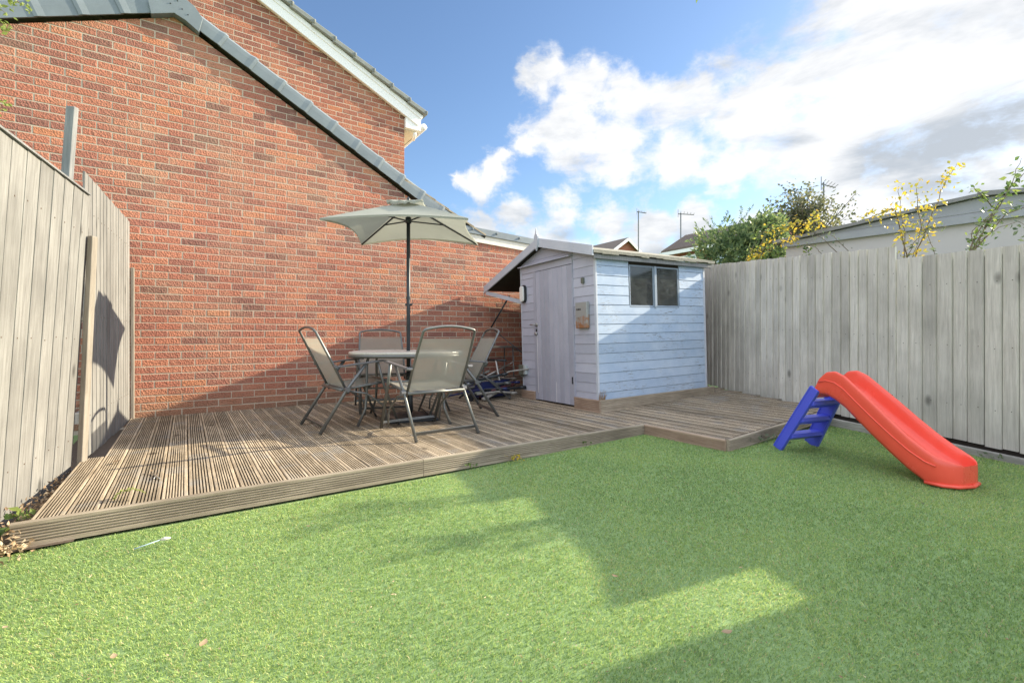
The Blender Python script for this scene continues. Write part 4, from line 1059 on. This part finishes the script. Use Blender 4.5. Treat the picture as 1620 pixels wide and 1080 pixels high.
sprig('climber', 'yellow leaved climber arching over the fence top beside the garage', 'climbing plant',
      [yz(4.50, [(1440, 425), (1462, 370), (1478, 330), (1496, 285), (1513, 262)]), yz(4.5, [(1428, 430), (1432, 370), (1425, 335), (1422, 295)]), yz(4.5, [(1462, 370), (1452, 330), (1450, 290)]), yz(4.5, [(1415, 330), (1400, 335), (1375, 345)])], 'leaf_yellow', .043, 6, spread=.038)
sprig('climber', 'dull green climber shoots rising behind the fence in front of the garage wall', 'climbing plant',
      [yz(4.4, [(1425, 432), (1445, 385), (1470, 360), (1497, 358)]), yz(4.4, [(1478, 402), (1468, 375), (1460, 355)]), yz(4.4, [(1440, 430), (1452, 380), (1463, 340)])], 'leaf_dark', .045, 1, spread=.02, r=.004)
sprig('climber', 'green leaved shoots at the right edge rising above the fence', 'climbing plant',
      [yz(4.1, [(1535, 402), (1545, 370), (1575, 330), (1600, 295), (1616, 250)]), yz(4.1, [(1600, 295), (1625, 270)]), yz(4.1, [(1575, 330), (1555, 310), (1540, 296)]), yz(4.1, [(1590, 340), (1640, 320), (1660, 290)])], 'leaf_green', .055, 3, spread=.03)
sprig('climber', 'dark drooping leaves over the fence top below the green shoots at the right edge', 'climbing plant',
      [yz(3.95, [(1535, 402), (1540, 365), (1565, 340), (1600, 330)]), yz(3.95, [(1545, 385), (1580, 360), (1612, 350), (1640, 372)]), yz(3.95, [(1640, 385), (1655, 330), (1690, 290)])], 'leaf_dark', .055, 1, spread=.025, r=.004)
sprig('autumn_shrub', 'bright yellow autumn leaved branches above the garage roof edge and the dark conifer', 'shrub',
      [yz(7.4, [(1190, 412), (1215, 365), (1245, 358), (1275, 357), (1300, 350)]), yz(7.4, [(1190, 412), (1240, 380), (1258, 375)]), yz(7.4, [(1245, 358), (1270, 350), (1292, 345)]), yz(7.4, [(1190, 410), (1200, 402)])], 'leaf_yellow', .065, 5, spread=.05)
sprig('leafy_shrub', 'light green leaved shrub poking over the fence right of the shed', 'shrub',
      [yz(7.2, [(1195, 425), (1205, 400), (1225, 395)]), yz(7.2, [(1200, 425), (1225, 405), (1234, 400)]), yz(7.2, [(1180, 410), (1200, 375), (1225, 352), (1235, 345)]), yz(7.2, [(1290, 425), (1285, 405), (1270, 392)])], 'leaf_green', .065, 4, spread=.05)
sprig('shrub_shoot', 'sparse bare shoots in front of the garage wall above the fence', 'shrub', [yz(6.6, [(1330, 405), (1305, 380), (1290, 370)]), yz(6.6, [(1345, 400), (1320, 375), (1308, 368)]), yz(6.6, [(1300, 402), (1290, 390), (1275, 385)])], 'leaf_dark', .05, 1, spread=.03)
sprig('overhanging_twig', 'yellow green leaf cluster hanging in at the top left corner', 'twig', [yz(1.6, [(-60, -40), (-10, 10), (8, 20)]), yz(1.6, [(-60, -40), (5, -12), (24, 0), (38, 8)]), yz(1.6, [(-50, 20), (0, 38), (12, 44)])], 'leaf_green', .018, 4, spread=.010, r=.002, tint=.85)
sprig('overhanging_twig', 'small leaf cluster against the brick at the left edge, below the corner twig', 'twig', [yz(1.6, [(-60, 120), (-10, 155), (10, 162)]), yz(1.6, [(-60, 120), (-10, 170), (6, 172)])], 'leaf_green', .014, 3, spread=.008, r=.002, tint=.9)
sprig('overhanging_twig', 'single leaf tip hanging at the top edge of the sky', 'twig', [yz(1.4, [(1130, -80), (1105, -25), (1102, -8)])], 'leaf_green', .022, 1, spread=.002, r=.0015, tint=.6, droop=6)

# weeds and litter
def weed(label, loc, n, size, mat, spread=.04, name='weed', h=.03):
    mb = MB()
    for _ in range(n):
        p = Vector((random.gauss(0, spread), random.gauss(0, spread*.6), random.uniform(0, h))); mb.leaf(p, size*random.uniform(.6, 1.2), .6, None, (random.gauss(0, 1), random.gauss(0, 1), random.uniform(.1, 1.0)))
    o = mb.build(name, M[mat]); o.location = loc; return tag(o, label, 'weed')
weed('rosette of bright green leaves at the left end of the deck edge', (-2.28, 2.06, .02), 34, .075, 'leaf_green', .045, 'seedling', .06)
weed('small green sprout between the fence and the deck', W(-.62, 3.15, .06), 14, .05, 'leaf_green', .03, 'seedling', .05)
weed('weeds growing against the front of the deck near its middle', W(2.02, 2.88, .02), 26, .03, 'leaf_yellow', .035)
weed('small weed tuft under the deck edge at the bend', W(1.62, 2.89, .02), 14, .025, 'leaf_green', .03)
weed('dry weeds along the outer step of the deck', W(3.95, 2.07, .05), 46, .03, 'leaf_dark', .09, h=.06)
weed('thin dry weeds on the outer step nearer the slide ladder', W(4.35, 2.07, .06), 20, .03, 'leaf_dry', .07, h=.05)
weed('tiny weed at the deck fascia before the inner corner', W(2.75, 2.9, .03), 10, .025, 'leaf_green', .02)
weed('dull weed tuft beneath the right fence edging', (3.45, 3.4, .06), 16, .03, 'leaf_dark', .05)
mb = MB()
for _ in range(520):
    w = 2.7+abs(random.gauss(0, .9)); s = -.53-.0617*(6.11-w)*.6+random.gauss(0, .035); 
    if w > 4.3: continue
    mb.leaf((s, w, .03+random.random()*.07), random.uniform(.012, .03), .6)
for _ in range(60): mb.leaf((random.gauss(-.64, .05), 2.86+random.gauss(0, .05), .02+random.random()*.03), .03, .6)
o = mb.build('leaf_litter', M['leaf_dry']); o.rotation_euler.z = WALL_ROT; tag(o, 'brown dead leaves drifted between the left fence and the deck', 'leaf litter', kind='stuff')
mb = MB()
mb2 = [(-.02, 3.25), (.1, 3.2)]
fern = MB(); A = W(-.30, 3.10, .13); B = W(-.17, 3.02, .15)
for i in range(26):
    t = i/25; p = A.lerp(B, t)+Vector((0, 0, .03*math.sin(t*3.1))); [fern.leaf(p, .035*(1-.5*t), .3, .95, E2*sg+(B-A)*2+Vector((0, 0, random.gauss(0, .2)))) for sg in (-1, 1)]
thing_mesh('fern_frond', fern, M['leaf_green'], 'bright green fern frond lying on the deck corner by the fence', 'fern frond')
def dry(label, loc, size, rz, mat='leaf_dry', curl=.25, grp=None):
    mb = MB(); n = 6; vs = []
    for i in range(n+1):
        t = i/n; w = size*.28*math.sin(math.pi*min(1, t*.97+.03)); z = size*curl*(t-.5)**2*2+.012
        vs += [((t-.5)*size, -w, z+w*.3), ((t-.5)*size, 0, z), ((t-.5)*size, w, z+w*.3)]
    tt = random.random(); mb.add(vs, [(3*i+j, 3*i+3+j, 3*i+4+j, 3*i+1+j) for i in range(n) for j in range(2)], tt)
    o = mb.build('fallen_leaf', M[mat], None, True); o.location = loc; o.rotation_euler = (0, 0, rz); return tag(o, label, 'leaf', grp)
def gpx(x, y, z=.02): Z = (CAMH-z)*F/(y-532); return Vector(((x-810)/F*Z, Z, z))
for (x, y, sz, lab, mt) in [(973, 916, .035, 'pale curled leaf on the sun and shade edge of the turf', 'leaf_dry'), (322, 1024, .05, 'brown curled leaf on the sunlit turf, nearest the bottom', 'leaf_dry'),
        (8, 998, .03, 'orange brown leaf at the left edge of the turf', 'leaf_dry'), (170, 876, .02, 'tiny tan leaf on turf below the left end of the deck', 'leaf_dry'), (622, 945, .02, 'tiny dark leaf in the middle of the sunlit turf', 'leaf_dry'),
        (1172, 902, .02, 'small pale leaf in the shaded turf beside the sunlit strip', 'leaf_dry'), (1052, 759, .03, 'small grey leaf on the shaded turf', 'leaf_dry'), (488, 836, .03, 'pale leaf on the turf in front of the deck', 'leaf_dry'),
        (1150, 1006, .05, 'dark brown leaf at the shadow corner near the bottom', 'leaf_dry'), (180, 1045, .04, 'thin curved twig-like leaf at the bottom left of the turf', 'leaf_dry'), (1395, 742, .03, 'tiny leaf beneath the middle of the red slide', 'leaf_dry')]:
    dry(lab, gpx(x, y, .03), sz*.75, random.uniform(0, 6), mt)
for (x, y, sz, lab) in [(185, 733, .06, 'crumpled dry leaf on the left part of the deck'), (240, 748, .03, 'small dry leaf on a deck groove near the front edge'), (398, 740, .025, 'tiny pale leaf on the deck front edge'), (890, 652, .03, 'pale scrap lying on the deck before the shed door'), (283, 700, .02, 'tiny tan leaf in the deck shadow at the left')]:
    dry(lab, gpx(x, y, .122), sz, random.uniform(0, 6))
mb = MB()
for _ in range(420):
    y_ = random.uniform(745, 1075); x_ = random.uniform(20, 1600); p = gpx(x_, y_, .03); p = Vector((p.x, p.y, lawn_z(p.x*.824+p.y*.567)+.010))
    if -p.x*.567+p.y*.824 > (2.85 if p.x*.824+p.y*.567 < 3.5 else 2.05): continue
    mb.leaf(p, random.uniform(.004, .012), .5, None, (random.gauss(0, 1), random.gauss(0, 1), .1))
tag(mb.build('turf_debris', M['leaf_dry']), 'scattered tiny dry specks and crumbs on the turf', 'debris', kind='stuff')
mb = MB(); a = gpx(212, 868, .025); b = gpx(255, 853, .03); c = gpx(270, 850, .032)
mb.tube([a, b], .0028, 6, mi=0); mb.tube([b, b.lerp(c, .5), c], [.006, .009, .003], 8, mi=1)
thing_mesh('toy_arrow', mb, [M['window_far'], M['cream']], 'thin blue toy arrow with cream tip lying on the turf', 'toy arrow')
mb = MB(); a = gpx(240, 748, .126); b = gpx(253, 757, .126); mb.tube([a, b], .003, 6); a = gpx(250, 748, .127); b = gpx(243, 757, .127); mb.tube([a, b], .0025, 6)
thing_mesh('peg', mb, M['steel'], 'small grey crossed peg lying on the deck boards', 'peg')
mb = MB(); a = gpx(1440, 783, .03); b = gpx(1462, 797, .03); mb.tube([a, b], .003, 5); thing_mesh('twig', mb, M['bark'], 'thin dark twig on the turf left of the slide end', 'twig')

# ------------------------------------------------------------------ world, sun, camera
SUN_AZ = Vector((.920, .392, 0)).normalized(); EL = R(24.1)
world = bpy.data.worlds.new('World'); scn.world = world; world.use_nodes = True
wt = world.node_tree; wt.nodes.clear()
class WN(NT):
    def __init__(self): self.t = wt
T = WN()
out = wt.nodes.new('ShaderNodeOutputWorld'); bg = wt.nodes.new('ShaderNodeBackground'); wt.links.new(bg.outputs[0], out.inputs[0])
sky = wt.nodes.new('ShaderNodeTexSky'); sky.sky_type = 'NISHITA'; sky.sun_disc = False
sky.sun_elevation = EL; sky.sun_rotation = math.atan2(SUN_AZ.x, SUN_AZ.y); sky.air_density = 1.0; sky.dust_density = .6; sky.ozone_density = 1.5
D = T.n('TexCoord').outputs['Generated']
blobs = [(1540, 120, 250), (1400, 130, 210), (1280, 190, 170), (1180, 185, 120), (1110, 160, 80), (1060, 170, 75), (985, 165, 78), (925, 140, 62), (865, 110, 50), (900, 215, 75), (840, 220, 40), (985, 235, 66), (1080, 245, 70), (1150, 262, 62), (1210, 225, 70),
         (1500, 300, 170), (1640, 330, 180), (1330, 300, 90), (1400, 20, 150), (1560, -60, 200), (1330, 350, 110), (1700, 100, 250),
         (765, 308, 36), (795, 290, 36), (738, 300, 24), (800, 250, 30),
         (770, 360, 34), (820, 350, 42), (890, 345, 46), (960, 350, 50), (1030, 355, 52), (1110, 362, 52), (1190, 368, 48), (880, 400, 70), (760, 380, 50), (1000, 420, 90), (1260, 375, 50), (1120, 410, 80)]
def warp(vec, scale, amt, det=5):
    nz = T.n('TexNoise', {'Vector': vec, 'Scale': scale, 'Detail': det, 'Roughness': .6}).outputs['Color']
    o = T.n('VectorMath', {0: nz, 1: (.5, .5, .5)}, operation='SUBTRACT').outputs[0]
    o = T.n('VectorMath', {0: o, 'Scale': amt}, operation='SCALE').outputs[0]
    return T.n('VectorMath', {0: vec, 1: o}, operation='ADD').outputs[0]
DW = warp(warp(D, 4.0, .12), 16.0, .08)
acc = None
for (x, y, r_) in blobs:
    c = Vector(((x-810)/F, 1, (532-y)/F)).normalized(); c2 = Vector(((x+r_-810)/F, 1, (532-y)/F)).normalized(); c3 = Vector(((x-810)/F, 1, (532-y+r_)/F)).normalized()
    rr = ((c-c2).length+(c-c3).length)/2
    dist = T.n('VectorMath', {0: DW, 1: tuple(c)}, operation='DISTANCE').outputs['Value']
    v = T.math('MULTIPLY_ADD', dist, -1/rr, 1.0)
    acc = v if acc is None else T.math('SMOOTH_MAX', acc, v, .25)
stretch = T.mapping(D, (1, 1, 1.9))
f1 = T.noise(stretch, 5.5, 8, .62, .35); f2 = T.noise(stretch, 17, 6, .65, .2)
# general clouds elsewhere in the sky
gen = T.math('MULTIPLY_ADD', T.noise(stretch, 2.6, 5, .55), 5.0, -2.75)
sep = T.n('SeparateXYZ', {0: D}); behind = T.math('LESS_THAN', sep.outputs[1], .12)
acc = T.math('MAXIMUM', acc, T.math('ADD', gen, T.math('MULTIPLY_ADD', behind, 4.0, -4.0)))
dens = T.math('ADD', T.math('MULTIPLY_ADD', f1, 2.7, -1.35), T.math('MULTIPLY_ADD', f2, 1.6, -.8))
dens = T.math('ADD', dens, T.math('MULTIPLY', T.math('MINIMUM', acc, .62), 1.9))
mask = T.n('MapRange', {'Value': dens, 'From Min': -.05, 'From Max': 1.15}, interpolation_type='SMOOTHSTEP').outputs[0]
shade_n = T.noise(T.mapping(D, (1, 1, 3.6), (3.1, .2, .4)), 3.2, 6, .6, .3)
greyblobs = [(1520, 215, 170), (1400, 235, 110), (1600, 320, 150), (1250, 225, 90), (1480, 300, 80), (1080, 400, 150), (900, 370, 50)]
ga_ = None
for (x, y, r_) in greyblobs:
    c = Vector(((x-810)/F, 1, (532-y)/F)).normalized(); rr = r_/F*.75
    dist = T.n('VectorMath', {0: T.n('VectorMath', {0: T.n('VectorMath', {0: D, 1: tuple(c)}, operation='SUBTRACT').outputs[0], 1: (1, 1, 2.3)}, operation='MULTIPLY').outputs[0]}, operation='LENGTH').outputs['Value']
    v = T.math('MULTIPLY_ADD', dist, -1/rr, 1.0, clamp=True); ga_ = v if ga_ is None else T.math('MAXIMUM', ga_, v)
sh = T.math('MULTIPLY', T.n('MapRange', {'Value': T.math('ADD', shade_n, T.math('MULTIPLY', ga_, .30)), 'From Min': .44, 'From Max': .76}, interpolation_type='SMOOTHSTEP').outputs[0], 1.0)
CL = 3.5
ccol = T.mix(sh, (CL, CL*1.0, CL*1.0), (CL*.52, CL*.565, CL*.62))
skyc = T.mix(1.0, sky.outputs[0], (.60, .665, .735), 'MULTIPLY')
col = T.mix(T.math('MULTIPLY', mask, .97), skyc, ccol)
# unseen bright cloud added over and behind the garden as fill light
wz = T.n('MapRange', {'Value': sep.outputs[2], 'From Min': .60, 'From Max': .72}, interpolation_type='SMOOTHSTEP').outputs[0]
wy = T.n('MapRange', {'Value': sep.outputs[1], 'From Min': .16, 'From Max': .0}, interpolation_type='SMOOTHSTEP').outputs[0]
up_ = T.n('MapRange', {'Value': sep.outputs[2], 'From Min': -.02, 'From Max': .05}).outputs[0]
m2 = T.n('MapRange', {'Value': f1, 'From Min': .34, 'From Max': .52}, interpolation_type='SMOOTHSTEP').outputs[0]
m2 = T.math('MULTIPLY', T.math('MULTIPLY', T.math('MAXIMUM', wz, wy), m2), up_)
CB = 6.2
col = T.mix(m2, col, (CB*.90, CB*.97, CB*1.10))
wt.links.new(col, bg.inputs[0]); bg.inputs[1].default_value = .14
sun = bpy.data.lights.new('sun', 'SUN'); sun.energy = 4.8; sun.angle = R(.55); sun.color = (1, .885, .67)
so = bpy.data.objects.new('sun', sun); COL.objects.link(so)
dirv = -(SUN_AZ*math.cos(EL)+Vector((0, 0, math.sin(EL)))); so.rotation_euler = dirv.to_track_quat('-Z', 'Y').to_euler(); so.location = (6, 3, 5)
cam = bpy.data.cameras.new('camera'); co_ = bpy.data.objects.new('camera', cam); COL.objects.link(co_)
cam.sensor_width = 36; cam.lens = F/1620*36; cam.shift_y = -8/1620; cam.clip_start = .05; cam.clip_end = 2000
co_.location = (0, 0, CAMH); co_.rotation_euler = (R(90), 0, 0); scn.camera = co_
scn.view_settings.view_transform = 'Standard'; scn.view_settings.look = 'None'; scn.view_settings.exposure = 1.15; scn.view_settings.gamma = 1
scn.render.engine = 'CYCLES'; scn.cycles.max_bounces = 8; scn.cycles.transparent_max_bounces = 12
scn.render.resolution_x = 1024; scn.render.resolution_y = 682
